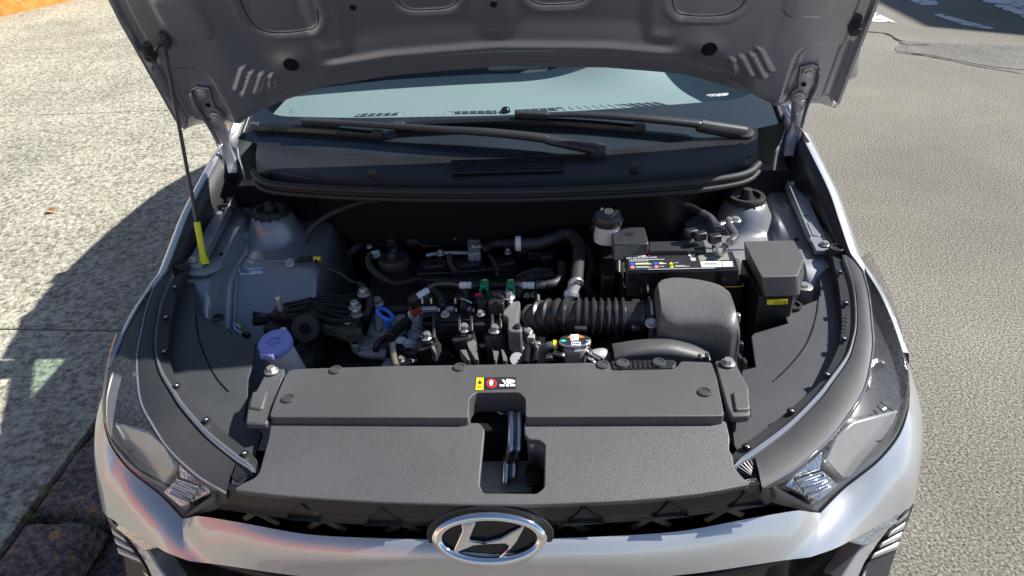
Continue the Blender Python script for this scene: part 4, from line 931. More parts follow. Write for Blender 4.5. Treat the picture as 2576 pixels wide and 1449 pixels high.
# ---- A pillars, roof, doors, glass, mirrors: the cabin that carries the windscreen
ROOFE = [(1.60, 1.365), (1.69, 1.39), (1.85, 1.425), (2.1, 1.465), (2.45, 1.472), (2.75, 1.46), (3.12, 1.42), (3.3, 1.36), (3.48, 1.28)]
PILL = lambda s, sg, o: ws(sg*(WW(s)+o), s)
for sg in (1, -1):
    rows = [[PILL(s, sg, -.004)+V((0, 0, .004)), PILL(s, sg, .016)+V((0, -.006, .024)), PILL(s, sg, .05)+V((0, .012, .016)), PILL(s, sg, .066)+V((0, .08, -.03))] for s in [-.045+(SL+.045)*k/16 for k in range(17)]]
    pi = grid('windscreen_pillar', rows, SILVER, car, thick=.004, ang=50)
    tube('pillar_trim', [PILL(s, sg, -.008)+V((0, 0, .004)) for s in [SL*k/10 for k in range(11)]], .007, BLACK, pi, n=0, seg=8)
    # door side panel with window
    side = [[V((sg*x, y, z)) for y in (1.20, 1.6, 2.2, 2.9, 3.4, 3.75)] for x, z in ((.745, .975), (.795, .92), (.842, .82), (.862, .66), (.85, .42), (.80, .24))]
    dr_ = grid('door_side', side, SILVER, car, thick=.004)
    fb = [[V((sg*x, y, z)) for y in (1.00, 1.10, 1.205)] for x, z in ((.738, .982), (.785, .92), (.838, .82), (.860, .66), (.85, .42))]
    grid('fender_rear', fb, SILVER, dr_, thick=.003)
    gl = [[V((sg*.748, yb, .972)), V((sg*.61, yt, interp(ROOFE, yt)-.006)) if yt > 1.6 else PILL(st_, sg, .055)+V((0, .06, -.01))] for yb, yt, st_ in ((1.24, 0, .10), (1.36, 0, .3), (1.5, 0, .5), (1.66, 1.68, 0), (2.0, 2.0, 0), (2.5, 2.5, 0), (3.0, 2.95, 0), (3.4, 3.25, 0))]
    bar('door_pillar', V((sg*.752, 2.25, .96)), V((sg*.625, 2.2, 1.462)), .09, .02, GLOSSB, dr_, up=V((sg, 0, 0)))
    grid('side_window', gl, SIDEGL, dr_)
    box('door_mirror', V((sg*.935, 1.46, 1.035)), .18, .11, .12, SILVER, car, bev=.03, seg=4)
rf = grid('roof', [[V((.61*q, y, z+.035*(1-q*q)-.012*(abs(q) > .99))) for q in [-1+i/8 for i in range(17)]] for y, z in [(lambda yy: (yy, interp(ROOFE, yy)))(1.60+1.88*k/20) for k in range(21)]], SILVER, car, thick=.01)
grid('tailgate', [[V((x, y, z)) for x in (-.62, 0, .62)] for y, z in ((3.47, 1.28), (3.8, 1.0), (3.86, .8), (3.85, .3))], SILVER, car, thick=.01)
# cabin interior
cab = grid('cabin_floor', [[V((x, y, .45)) for x in (-.75, .75)] for y in (1.0, 3.7)], CABIN, car, smooth=False)
def seat(x):
    b = box('seat', V((x, 2.15, .62)), .48, .5, .2, SEAT, car, bev=.05, seg=3)
    box('backrest', V((x, 2.42, .95)), .48, .14, .62, SEAT, b, bev=.05, seg=3); box('headrest', V((x, 2.45, 1.36)), .24, .09, .16, SEAT, b, bev=.035, seg=3)
seat(-.36); seat(.36)
# dashboard: top sheet rising to a binnacle on the driver's side
def dash_z(x, y):
    z = .950+.030*sst(1.05, 1.35, y)-.02*(abs(x)/.7)**2
    z += .075*bump(.36, .17, x)*sst(1.30, 1.60, y)
    return z
def dash_end(x): return interp([(-.72, 1.58), (-.4, 1.64), (-.1, 1.65), (.12, 1.63), (.2, 1.68), (.45, 1.78), (.60, 1.66), (.66, 1.52), (.72, 1.38)], x)
rows = []
for j in range(41):
    rows.append([(lambda x: (lambda y: V((x, y, dash_z(x, y)-(.12*sst(.96, 1, j/40)))))(lerp(wby(x)+.04, dash_end(x), j/40)))(-.70+1.4*i/70) for i in range(71)])
ds = grid('dashboard', rows, DASH, car, ang=50)
ds['label'] = 'sunlit grey dashboard top seen through the windscreen'
def DS(u, v):
    d = ray(u, v); z = .96
    for _ in range(12): p = CAM+d*((z-CAM.z)/d.z); z = dash_z(p.x, p.y)
    return p
for q in ([(905, 287), (1248, 279), (1250, 287), (890, 295)], [(1303, 277), (1655, 258), (1690, 266), (1304, 285)]):
    P = [DS(*t) for t in q]; vt = prism('demister_vent', [p+V((0, 0, .0015)) for p in P], .001, CABIN, ds, bev=0)
    for k in range(18): t = (k+.5)/18; bar('vent_fin', P[0].lerp(P[1], t)+V((0, 0, .002)), P[3].lerp(P[2], t)+V((0, 0, .002)), .003, .0025, DASH, vt, bev=0)
lathe('sun_sensor', [(.014, 0), (.013, .007), (.009, .012), (.004, .014), (0, .0145)], DS(1272, 281), GLOSSB, ds)
scr = box('dash_screen', V((.02, 1.72, 1.03)), .25, .03, .12, BLACK, ds, bev=.01)
box('screen_hood', V((.02, 1.66, 1.012)), .20, .07, .06, DASH, ds, bev=.015, seg=3)
sw = V((.36, 1.85, .98)); tube('steering_wheel', [sw+V((.185*math.cos(t), -.06*math.sin(t)*-1, .165*math.sin(t))) for t in [6.2832*k/24 for k in range(25)]], .015, CABIN, car, n=0, seg=10)
# ---- wheels
for sg in (1, -1):
    for y in (.83, 3.36):
        c = V((sg*.745, y, .305)); wh = lathe('wheel', [(.19, -.09), (.29, -.095), (.305, -.07), (.305, .07), (.29, .095), (.20, .09)], c, TYRE, car, ax=(sg, 0, 0), seg=40)
        lathe('rim', [(.195, .07), (.19, .085), (.15, .05), (.05, .06), (.0, .062)], c, ALU, wh, ax=(sg, 0, 0), seg=20)
# ================================================================ ENGINE
EL = lambda x, y: (638.9+x*.149, 722+y*.149)
EM = lambda x, y: (1022+x*.149, 690+y*.149)
M2 = lambda x, y: (859+x/3, 483+y/3)
R2 = lambda x, y: (1717.3+x/3, 483+y/3)
BT = lambda x, y: (1559+x*.129, 613.3+y*.129)
RC = lambda x, y: (1392.8+x*.0573, 830.6+y*.0573)
def zz(f, pts, z): return [Z(*f(*p[:2]), p[2] if len(p) > 2 else z) for p in pts]
eng = frustum('engine', [V(p) for p in ((-.36, .44, .70), (.16, .44, .70), (.17, .72, .70), (-.36, .72, .70))], [V(p) for p in ((-.34, .46, .35), (.14, .46, .35), (.14, .70, .35), (-.34, .70, .35))], DARK, car, bev=.01)
eng['label'] = 'black plastic covered engine with hoses and wiring'
def P_(name, f, pts, z, depth, m, par=eng, bev=.003, rr=.004, **k): return prism(name, rrect(zz(f, pts, z), rr, 2) if rr else zz(f, pts, z), depth, m, par, bev=bev, **k)
vc = P_('valve_cover', M2, [(215, 690), (235, 600), (560, 500), (1360, 470), (1400, 520), (1420, 740), (1300, 820), (560, 850), (500, 880), (225, 870)], .760, .12, BLACK, bev=.008, rr=.012, seg=3)
for pts in ([(560, 560), (1350, 530), (1350, 560), (560, 592)], [(600, 735), (1300, 715), (1300, 780), (600, 805)]): P_('cover_rib', M2, pts, .770, .012, BLACK, bev=.003)
for c, b in (((690, 525), (747, 472)), ((950, 515), (1002, 467)), ((1215, 505), (1258, 460))):
    co = prism('ignition_coil', rrect([Z(*M2(c[0]+dx, c[1]+dy), .792) for dx, dy in ((-95, -15), (60, -35), (105, -10), (100, 25), (-60, 45), (-95, 20))], .006, 2), .04, SATIN, eng, bev=.003)
    for k in range(4): t = k/3; a = Z(*M2(c[0]-70+t*110, c[1]-12), .7935); bar('coil_rib', a, Z(*M2(c[0]-45+t*110, c[1]+14), .7935), .003, .003, BLACK, eng, bev=0)
for u, v in ((747, 472), (1002, 467), (1258, 460), (1100, 432)): bolt(Z(*M2(u, v), .80), .0068, .012, parent=eng)
for u, v in ((690, 600), (1075, 590), (1405, 785), (1262, 790), (790, 810)): bolt(Z(*M2(u, v), .772), .007, .009, parent=eng, m=STEEL if u > 1200 else SATIN)
# oil filler
oc = Z(*M2(393, 490), .818)
lathe('oil_filler_neck', [(.040, -.13), (.037, -.06), (.034, -.055), (.033, -.012), (.030, -.010)], oc, BLACK, eng)
cap_ = lathe('oil_filler_cap', [(.036, -.022), (.0365, -.016), (.0355, -.006), (.034, 0), (.0, .0005)], oc, SATIN, eng)
box('cap_grip', oc+V((.0, .004, .007)), .016, .052, .020, SATIN, eng, bev=.004, seg=3)
lathe('oil_cap_mark', [(.002, 0), (.002, .0006)], oc+V((.003, -.004, .0172)), CYAN, eng, seg=10)
# wiring trays and looms
bar('wiring_tray', Z(*M2(555, 665), .785), Z(*M2(1260, 700), .785), .018, .018, BLACK, eng, bev=.003)
bar('wiring_tray', Z(*M2(650, 690), .778), Z(*M2(1050, 700), .778), .030, .012, SATIN, eng, bev=.003)
for x in (590, 785, 980): box('tray_clip', Z(*M2(x, 655), .796), .007, .009, .006, SATIN, eng, bev=.001)
def L_(name, f, pts, z, r, m=SATIN, par=eng, kind=0, **k):
    P = zz(f, pts, z); return corr(name, P, r, m, par, **k) if kind else tube(name, P, r, m, par, **k)
L_('wiring_loom', M2, [(215, 480), (205, 530), (240, 600), (310, 655), (390, 688), (470, 688), (560, 660)], .795, .0075, BLACK, kind=1)
L_('wiring_loom', M2, [(380, 340), (385, 280), (410, 210)], .80, .007, BLACK, kind=1)
L_('wiring_loom', M2, [(1120, 480), (1165, 540), (1180, 640)], .80, .0045, BLACK, kind=1)
L_('wiring_loom', M2, [(815, 480), (825, 550), (870, 620)], .80, .006, BLACK, kind=1)
L_('wiring_loom', M2, [(1340, 660), (1400, 620), (1500, 595), (1590, 600)], .80, .0085, HOSE, kind=1)
L_('wiring_loom', M2, [(1310, 770), (1350, 710), (1430, 665), (1520, 640), (1600, 632)], .805, .0105, HOSE, kind=1)
L_('wiring_loom', M2, [(690, 740), (740, 790), (770, 880)], .79, .008, BLACK, kind=1)
L_('wiring_loom', M2, [(920, 890), (930, 830), (940, 770), (915, 740)], .80, .007, BLACK, kind=1)
L_('wiring_loom', EL, [(2600, 580), (2450, 690), (2320, 800), (2290, 870)], .775, .0105, BLACK, kind=1)
L_('wiring_loom', EL, [(2320, 880), (2340, 960), (2350, 1100), (2370, 1230), (2400, 1340)], .76, .0062, mat('bronze_conduit', (.42, .38, .26), .35, .8), kind=1)
L_('wiring_loom', M2, [(1385, 1070), (1400, 1130), (1400, 1200), (1385, 1300)], .75, .0085, BLACK, kind=1)
L_('sensor_lead', EL, [(2280, 840), (2180, 890), (2090, 960), (2060, 1060)], .755, .008, SATIN)
L_('sensor_lead', M2, [(1340, 480), (1420, 440), (1500, 400), (1555, 380)], .80, .0065, BLACK, kind=1)
# purge line with white couplings, green clips
gh = mat('grey_hose', (.085, .088, .088), .5, bump=(200, .2, .0006))
L_('purge_hose', EM, [(350, 255), (450, 185), (600, 160), (780, 165), (910, 187)], .812, .0042, gh)
L_('purge_hose', EM, [(2190, 180), (2350, 178)], .812, .0095, gh)
L_('purge_hose', M2, [(1478, 697), (1540, 697), (1605, 688), (1650, 650), (1668, 595), (1664, 545)], .812, .0098, HOSE)
def coup(a, b, r=.0078, m=WHITE, name='hose_coupling'):
    A, B = a, b; d = (B-A); v, f = lathegeo([(r*.8, 0), (r, .002), (r, d.length*.55), (r*.88, d.length*.58), (r*.88, d.length*.64), (r, d.length*.67), (r, d.length*.74), (r*.88, d.length*.77), (r, d.length*.82), (r, d.length-.002), (r*.8, d.length)], A, d, 20); return mesh(name, v, f, m, eng, ang=40)
coup(Z(*EM(900, 187), .812), Z(*EM(1105, 187), .812)); coup(Z(*EM(2168, 187), .812), Z(*EM(1958, 187), .812)); coup(Z(*EM(360, 272), .812), Z(*EM(172, 385), .812))
coup(Z(*EM(1105, 190), .812), Z(*EM(1260, 190), .812), .0068, BLACK, 'valve_body'); coup(Z(*EM(1400, 190), .812), Z(*EM(1690, 190), .812), .0082, BLACK, 'valve_body'); coup(Z(*EM(1820, 185), .812), Z(*EM(1958, 187), .812), .0075, ALU, 'valve_body')
box('valve_mark', Z(*EM(1875, 132), .823), .008, .006, .003, RED, eng, bev=.001)
tube('hose_elbow', [Z(*EM(190, 375), .81), Z(*EM(110, 430), .806), Z(*EM(110, 540), .79)], .0105, BLACK, eng)
for cx in (1320, 1760):
    p = Z(*EM(cx, 170), .8235); gc_ = box('green_clip', p, .0175, .030, .010, GREEN, eng, bev=.002)
    for sx in (-1, 1): box('clip_leg', p+V((sx*.0075, -.016, -.013)), .005, .012, .026, GREEN, eng, bev=.001)
    box('clip_dot', p+V((.001, .010, .0055)), .008, .004, .001, YLAB, eng, bev=0)
# rust red clip and injector plugs
P_('connector_clip', EM, [(20, 490), (60, 465), (100, 590), (225, 520), (250, 570), (130, 650), (70, 600)], .795, .014, REDB, bev=.002, rr=0)
lathe('connector_seat', [(.016, -.03), (.016, 0), (.012, .002)], Z(*EM(150, 640), .782), WHITE, eng)
for cx in (345, 905):
    box('injector_plug', Z(*EM(cx, 440), .796), .016, .016, .026, BLACK, eng, bev=.002)
    for s in (-75, 75): box('plug_lock', Z(*EM(cx+s, 450), .80), .004, .006, .012, CREAM, eng, bev=.001)
# fuel rail
for a, b in ((245, 530), (665, 815), (985, 1110), (1300, 1375)): bar('fuel_rail', Z(*EM(a, 595), .785), Z(*EM(b, 592), .785), .012, .012, DULL, eng, bev=.003)
for x in (548, 845, 1137): box('rail_clip', Z(*EM(x, 603), .793), .004, .007, .006, WHITE, eng, bev=.001)
# intake manifold
man = P_('intake_manifold', EM, [(240, 660), (470, 645), (1140, 625), (1460, 615), (1460, 840), (1100, 850), (480, 845), (240, 840)], .786, .05, BLACK, bev=.006, seg=3)
bar('manifold_edge', Z(*EM(480, 790), .788), Z(*EM(1450, 768), .788), .004, .004, SATIN, eng)
def ear(x0, x1, y0, y1, bx, by, z):
    for x, sl in ((x0, .0), (x1, .0)): bar('manifold_post', Z(*EM(x, y0), z+.006), Z(*EM(x+(8 if x == x0 else 8), y1-40), z-.008), .006, .016, SATIN, eng, bev=.0015)
    P_('manifold_lug', EM, [(x0-10, y1-100), (x0+60, y1-110), (x1-30, y1-100), (x1+12, y1-90), (x1-20, y1), (x0+10, y1)], z-.010, .03, SATIN, bev=.003)
    P_('manifold_step', EM, [(x0+10, y0+10), (x1-10, y0), (x1-10, y0+120), (x0+15, y0+130)], z-.004, .02, COVER, bev=.003)
    bolt(Z(*EM(bx, by), z-.008), .0085, .013, parent=eng, fl=1.6)
ear(250, 465, 690, 1150, 350, 1070, .790); ear(895, 1100, 735, 1030, 985, 935, .790); ear(1450, 1590, 690, 1000, 1497, 955, .790)
def runner(path, w=.024):
    P = spline(path, 8); rows = []
    for i, p in enumerate(P):
        d = (P[min(i+1, len(P)-1)]-P[max(i-1, 0)]).normalized(); s = d.cross(V((0, -.6, .8))).normalized(); n = s.cross(d)
        n = n if n.z > 0 or n.y < 0 else -n
        rows.append([p+s*w*math.cos(t)+n*w*.75*math.sin(t)*(1 if abs(math.sin(t)) < .9 else .92) for t in [6.2832*k/14 for k in range(14)]])
    v, f = ringsurf(rows); return mesh('manifold_runner', v, f, SATIN, eng, ang=50)
for pts in ([(330, 1150, .772), (400, 1260, .752), (560, 1400, .725), (680, 1500, .70)], [(960, 1040, .775), (1000, 1160, .758), (1080, 1330, .735), (1150, 1480, .71)], [(1500, 1000, .775), (1520, 1150, .757), (1540, 1320, .735), (1560, 1480, .71)]):
    runner(zz(EM, pts, 0))
mat('grey_plastic', (.13, .13, .127), .45, bump=(300, .3, .0008))
for pts in ([(420, 1170), (500, 1080), (530, 1090), (515, 1140), (470, 1200), (510, 1330), (490, 1335), (420, 1230)], [(1020, 1100), (1110, 1040), (1190, 1150), (1150, 1200), (1150, 1280), (1200, 1320), (1220, 1440), (1170, 1440), (1050, 1240), (1030, 1180)], [(1600, 1260), (1650, 1290), (1700, 1400), (1700, 1460), (1640, 1460)], [(905, 1275), (1010, 1270), (1080, 1450), (1040, 1450)], [(1455, 1240), (1470, 1290), (1560, 1295), (1510, 1450), (1490, 1450)]):
    P_('manifold_web', EM, pts, .770, .02, MATS['grey_plastic'], bev=.002, rr=.001)
for u, v in ((130, 1005), (1250, 985), (1885, 1270)): lathe('manifold_bush', [(.014, -.02), (.014, 0), (.009, .002), (.007, -.004), (0, -.004)], Z(*EM(u, v), .755), ALU if u < 200 else SATIN, eng, ax=(0, -.5, .8))
for u, v in ((1250, 985), (30, 1170)): bolt(Z(*EM(u, v), .757), .007, .008, (0, -.5, .8), eng)
for u, v, r_ in ((1318, 878, .012), (1300, 905, .014), (1010, 862, .012), (1040, 868, .010)): lathe('hose_clamp', [(r_, -.004), (r_*1.08, -.003), (r_*1.08, .003), (r_, .004)], Z(u, v, .745), STEEL, eng, ax=(.3, -.6, .6))
# pressure sensor box and throttle bracket
sb_ = P_('pressure_sensor', EM, [(1405, 300), (1655, 300), (1650, 500), (1375, 500)], .824, .030, BLACK, bev=.002)
P_('sensor_lid', EM, [(1410, 268), (1655, 265), (1655, 300), (1405, 303)], .828, .03, SATIN, bev=.001)
P_('sensor_tab', EM, [(1455, 295), (1605, 293), (1605, 335), (1450, 338)], .829, .006, COVER, bev=.002)
for x, y in ((1590, 385), (1530, 468)): box('sensor_tooth', Z(*EM(x, y), .826), .009, .006, .006, BLACK, eng, bev=.001)
P_('sensor_plug', EM, [(1150, 325), (1320, 318), (1330, 400), (1370, 410), (1370, 460), (1200, 470), (1190, 400)], .822, .022, BLACK, bev=.002)
P_('plug_marker', EM, [(1160, 322), (1285, 316), (1285, 335), (1160, 342)], .8245, .004, RED, bev=.0005)
P_('bracket', EM, [(1800, 452), (1915, 440), (1925, 500), (1885, 700), (1888, 858), (1960, 868), (1952, 960), (1740, 965), (1712, 920), (1715, 760), (1695, 705), (1620, 682), (1645, 600), (1730, 515)], .806, .05, MATS['grey_plastic'], bev=.005, seg=3)
P_('sensor_foot', EM, [(1660, 390), (1720, 350), (1800, 400), (1800, 450), (1740, 480)], .812, .02, ALU, bev=.003)
bolt(Z(*EM(1728, 390), .813), .009, .014, parent=eng, fl=1.5)
bolt(Z(*EM(1880, 885), .808), .005, .006, parent=eng, m=SATIN)
tube('bracket_spout', [Z(*EM(1960, 940), .80), Z(*EM(2060, 1010), .79)], .008, HOSE, eng)
# cast block and dipstick on the timing side
P_('timing_cover', EL, [(1980, 370), (2250, 340), (2560, 420), (2570, 760), (2380, 820), (2240, 800), (1880, 790), (1960, 560)], .735, .10, ALU, bev=.010, seg=3, rr=.01)
P_('mount_boss', EL, [(2010, 430), (2140, 420), (2170, 680), (2060, 700)], .748, .04, ALU, bev=.006)
P_('mount_boss', EL, [(2380, 470), (2560, 440), (2570, 560), (2400, 580)], .746, .04, ALU, bev=.008)
P_('cast_bracket', EL, [(1580, 790), (2240, 800), (2270, 880), (1900, 1050), (1760, 1010), (1690, 1000), (1620, 930)], .722, .03, ALU, bev=.004)
P_('cast_lug', EL, [(1690, 830), (1740, 820), (1780, 900), (1770, 1005), (1680, 1000), (1640, 960)], .728, .02, ALU, bev=.004)
for x, y in ((1710, 860), (1700, 940)): lathe('lug_hole', [(.006, 0), (.006, .0012)], Z(*EL(x, y), .7282), DARK, eng, seg=14)
tube('cast_tube', [Z(*EL(1850, 1120), .705), Z(*EL(2250, 1150), .705)], .013, ALU, eng, n=2); bolt(Z(*EL(1845, 1120), .705), .008, .01, (-1, 0, .1), eng)
P_('alternator_case', EL, [(2240, 1190), (2560, 1200), (2570, 1340), (2140, 1320)], .71, .06, ALU, bev=.010)
bolt(Z(*M2(515, 1272), .712), .010, .010, parent=eng)
for u, v, z in ((2095, 285, .765), (1710, 350, .785), (1735, 470, .775), (1855, 130, .79)): bolt(Z(*EL(u, v), z), .010, .016, parent=eng, fl=1.4)
dc = Z(*EL(2215, 470), .80); ring_ = [dc+V((.017*math.cos(t)+.006*math.sin(t), -.008*math.cos(t)+.004*math.sin(t), .010*math.sin(t)-.004*math.cos(t))) for t in [6.2832*k/24 for k in range(25)]]
ring_ = [Z(*EL(2215+140*math.cos(t)*.94+45*math.sin(t)*.4, 460+105*math.sin(t)*.8+55*math.cos(t)), .80-.012*math.cos(t)) for t in [6.2832*k/24 for k in range(25)]]
ds_ = tube('dipstick', ring_, .0042, BLUE, eng, n=0, seg=10)
tube('dipstick_stem', [Z(*EL(2270, 560), .786), Z(*EL(2275, 690), .765)], .0078, BLUE, eng, n=3)
# engine mount: ribbed black arm, rubber bush, stud and foam strip
arm_ = P_('engine_mount', EL, [(262, 440), (340, 335), (960, 178), (1060, 135), (1500, 158), (1770, 105), (1830, 300), (1800, 580), (1330, 565), (1100, 495), (720, 500), (290, 500)], .772, .045, BLACK, par=car, bev=.006, rr=.008)
arm_['label'] = 'ribbed black engine mount arm beside the washer filler'
for pts in ([(500, 305), (760, 250), (975, 190)], [(520, 355), (760, 300), (960, 240)], [(560, 425), (900, 340)], [(1060, 165), (1300, 155), (1520, 170), (1770, 120)], [(1070, 210), (1450, 215), (1780, 215)], [(1010, 270), (1200, 252), (1400, 268), (1650, 255), (1820, 290)], [(1040, 310), (1250, 305), (1650, 348)], [(1080, 348), (1250, 385), (1430, 437), (1690, 430)], [(1090, 402), (1300, 450), (1500, 522), (1660, 522)], [(1110, 500), (1330, 572), (1720, 562), (1790, 592)], [(270, 460), (360, 500), (720, 485)]):
    L_('mount_rib', EL, pts, .778, .0024, SATIN, par=arm_, fl=2.2, seg=6)
bc_ = Z(*EL(865, 705), .765); ax_ = V((.10, -.80, .35))
lathe('mount_bush', [(.026, -.07), (.029, -.03), (.0295, 0), (.027, .003), (.0125, .003), (.0115, -.02), (0, -.02)], bc_, mat('brown_rubber', (.035, .027, .025), .6, bump=(150, .2, .001)), arm_, ax=ax_)
lathe('mount_base', [(.036, -.045), (.037, -.012), (.034, -.004), (.030, .004), (.024, .008)], Z(*EL(435, 640), .745), RUBBER, arm_); lathe('base_ring', [(.0385, -.010), (.0385, -.004), (.035, -.002)], Z(*EL(435, 660), .738), STEEL, arm_)
bolt(Z(*EL(450, 400), .784), .011, .012, parent=arm_, m=SATIN, fl=1.4); lathe('mount_stud', [(.0065, 0), (.0065, .030), (.0052, .034)], Z(*EL(448, 390), .79), STEEL, arm_, seg=14)
P_('foam_strip', EL, [(1135, 545), (1330, 580), (1720, 572), (1795, 600), (1830, 770), (1580, 778), (1380, 700), (1140, 640)], .757, .025, FOAM, par=arm_, bev=.003)
# loom by the left plate
L_('wiring_loom', EL, [(0, 575), (120, 570), (240, 560)], .75, .010, BLACK, par=arm_, kind=1)
for k, m_ in enumerate((BLUE, PAPER, REDB, YLAB, BLACK)): L_('wire', EL, [(-260+k*22, 690), (-370+k*26, 620), (-330+k*22, 720), (-240+k*14, 790)], .745-.002*k, .0022, m_, par=arm_, seg=6)
L_('coolant_hose', EL, [(1230, 690), (1090, 850), (960, 1100), (880, 1400)], .70, .0155, RUBBER, par=eng)
L_('coolant_hose', EL, [(1420, 700), (1200, 920), (1060, 1300)], .68, .012, RUBBER, par=eng)
# ================================================================ WASHER FILLER
wc = Z(692, 862, .795); wa = V((-.10, -.22, 1)).normalized()
wr = lathe('washer_filler', [(.033, -.15), (.0305, -.06), (.0285, -.010), (.027, .0)], wc-wa*.006, NECK, car, ax=wa)
wr['label'] = 'white washer fluid filler neck with blue cap'
wcap = lathe('washer_cap', [(.0335, -.012), (.0345, -.008), (.0345, .001), (.033, .004), (.012, .0052), (0, .0055)], wc, BLUECAP, wr, ax=wa, seg=36)
_, wa1, wa2 = basis(wa)
box('cap_tab', wc+V((-.008, -.032, -.010)), .030, .010, .014, BLUECAP, wr, rz=-.25, bev=.003)
tube('cap_hinge', [wc+V((-.004, .030, .0)), wc+V((.006, .036, .006)), wc+V((.016, .033, .002))], .0045, BLUECAP, wr, seg=8); box('hinge_pin', wc+V((.007, .037, .006)), .012, .010, .008, NECK, wr, bev=.003)
for P in ([(-.013, -.006), (-.010, .006), (.010, .006), (.013, -.006), (0, -.010), (-.013, -.006)], [(-.005, .009), (-.002, .003), (0, .009)]):
    tube('washer_symbol', [wc+V((x, y-.002, .0062+.22*(y)*-1*0-.10*x*0+.0)) + V((0, 0, (x*.10+y*.22))) for x, y in P], .0006, BLUEP, wr, n=0, seg=5)
# ================================================================ INTAKE HOSE, AIR BOX
ip = zz(M2, [(2400, 940, .790), (2250, 940, .790), (2000, 940, .790), (1800, 938, .790), (1690, 935, .788), (1600, 935, .784), (1500, 950, .772), (1440, 990, .752), (1415, 1040, .72), (1410, 1080, .69)], 0)
ip = resample(spline(ip, 10), 150); tot = 150
def irad(t):
    r = .0315; x = t*149
    for c, wd, a in [(3, 2, .004), (9, 1.5, .004), (14, 1, .003)]+[(31+6.2*k, 1.7, .0078) for k in range(7)]+[(79, 1.7, .007), (86, 1.5, .005), (94, 1.3, .006), (102, 1.3, .006), (110, 1.3, .006)]:
        r += a*(1-sst(wd*.6, wd*1.25, abs(x-c)))
    return r*(1-.06*sst(.7, 1, t))
v, f = tubegeo(ip, irad, 36); ih = mesh('intake_hose', v, f, SATIN, car, ang=40); ih['label'] = 'ribbed black intake hose running to the air filter box'
for y0 in (835, 1030):
    bar('hose_spine', Z(*M2(1760, y0), .818 if y0 < 900 else .80), Z(*M2(1850, y0), .818 if y0 < 900 else .80), .010, .006, SATIN, ih)
    bar('hose_spine', Z(*M2(2190, y0-5), .816 if y0 < 900 else .80), Z(*M2(2250, y0-5), .816 if y0 < 900 else .80), .012, .008, SATIN, ih)
cl = ip[8]; clr = [cl+V((0, .038*math.cos(t), .038*math.sin(t))) for t in [6.2832*k/32 for k in range(33)]]; tube('hose_clamp', clr, .003, STEEL, ih, n=0, seg=6)
bolt(Z(*M2(2338, 990), .805), .008, .010, (0, -.5, .8), ih); bar('clamp_screw', Z(*M2(2338, 930), .815), Z(*M2(2335, 1110), .78), .010, .010, SATIN, ih)
tube('brake_vacuum_spigot', [Z(*M2(1765, 695), .835), Z(*M2(1730, 770), .818), Z(*M2(1712, 800), .81)], .0125, ALU, ih); lathe('hose_clip', [(.0165, -.004), (.0165, .004)], Z(*M2(1735, 770), .818), STEEL, ih, ax=(.2, .5, .8))
rearc = resample(spline([Z(u, v, .866) for u, v in [(1655, 712), (1668, 702), (1700, 698), (1755, 703), (1808, 715), (1834, 732)]], 4), 18)
frc = resample(spline([Z(u, v, .838) for u, v in [(1666, 800), (1690, 806), (1740, 807), (1790, 811), (1835, 819), (1856, 812)]], 4), 18)
rows = [[p+V((0, .006, -.20)) for p in rearc], [p+V((0, .004, -.03)) for p in rearc]]
for k in range(13):
    t = k/12; rows.append([a.lerp(b, t)+V((0, 0, .006*math.sin(math.pi*t**1.1)-(.002 if k in (0, 12) else 0)+.002*math.sin(math.pi*i/17))) for i, (a, b) in enumerate(zip(rearc, frc))])
rows += [[p+V((0, -.004, -.006)) for p in frc], [p+V((0, -.006, -.016)) for p in frc], [p+V((0, -.0065, -.026)) for p in frc], [p+V((0, -.014, -.20)) for p in frc]]
full_ = []
for i, r in enumerate(rows):
    zb = min(.66, r[0].z-.04); e = 0 if i in (0, len(rows)-1) else 1
    L_0, R_0 = r[0], r[-1]; L_S = [(-.002, .004), (-.005, .013), (-.006, .022)]
    full_.append([V((L_0.x-.010, L_0.y, zb))]+[V((L_0.x+dx*e, L_0.y, L_0.z-dz*e)) for dx, dz in L_S[::-1]]+r+[V((R_0.x-dx*e, R_0.y, R_0.z-dz*e)) for dx, dz in L_S]+[V((R_0.x+.010, R_0.y, zb))])
AIRB = mat('airbox_plastic', (.105, .106, .107), .34, bump=(420, .45, .0008), var=.12, vscale=200, rvar=.05, dust=.07)
ab = grid('air_filter_box', full_, AIRB, car, ang=45)
ab['label'] = 'rounded black air filter box in front of the battery'
for z_ in (.74, .70): bar('box_seam', Z(1668, 860, z_+.02), Z(1856, 868, z_+.02), .004, .004, BLACK, ab)
box('box_clip', Z(1856, 800, .80), .008, .012, .020, STEEL, ab, bev=.002); box('box_clip', Z(1862, 872, .76), .010, .012, .022, SATIN, ab, bev=.002)
# ================================================================ BATTERY
bat = prism('battery', zz(BT, [(88, 238), (2205, 132), (2338, 498), (132, 548)], .872), .20, GLOSSB, car, bev=.003); bat['label'] = 'black car battery with printed label behind the air filter box'
prism('battery_lip', zz(BT, [(120, 660), (2345, 600), (2372, 705), (122, 745)], .842), .03, GLOSSB, bat, bev=.002)
prism('battery_deck', zz(BT, [(575, -48), (1640, -70), (1690, 118), (575, 140)], .884), .012, SATIN, bat, bev=.002)
prism('battery_sleeve', zz(BT, [(-10, 320), (2360, 240), (2440, 760), (60, 870)], .80), .10, mat('felt', (.06, .06, .055), .95, bump=(300, 1, .002), var=.4, vscale=200), bat, bev=.01)
tube('battery_strap', [Z(*BT(x, y), z) for x, y, z in [(72, 745, .835), (90, 820, .832), (150, 850, .832), (710, 858, .832), (1500, 850, .832), (2340, 832, .832), (2400, 795, .832), (2408, 770, .834)]], .0010, mat('strap_amber', (.55, .32, .04), .4), bat, seg=6, n=4)
bz = .8735
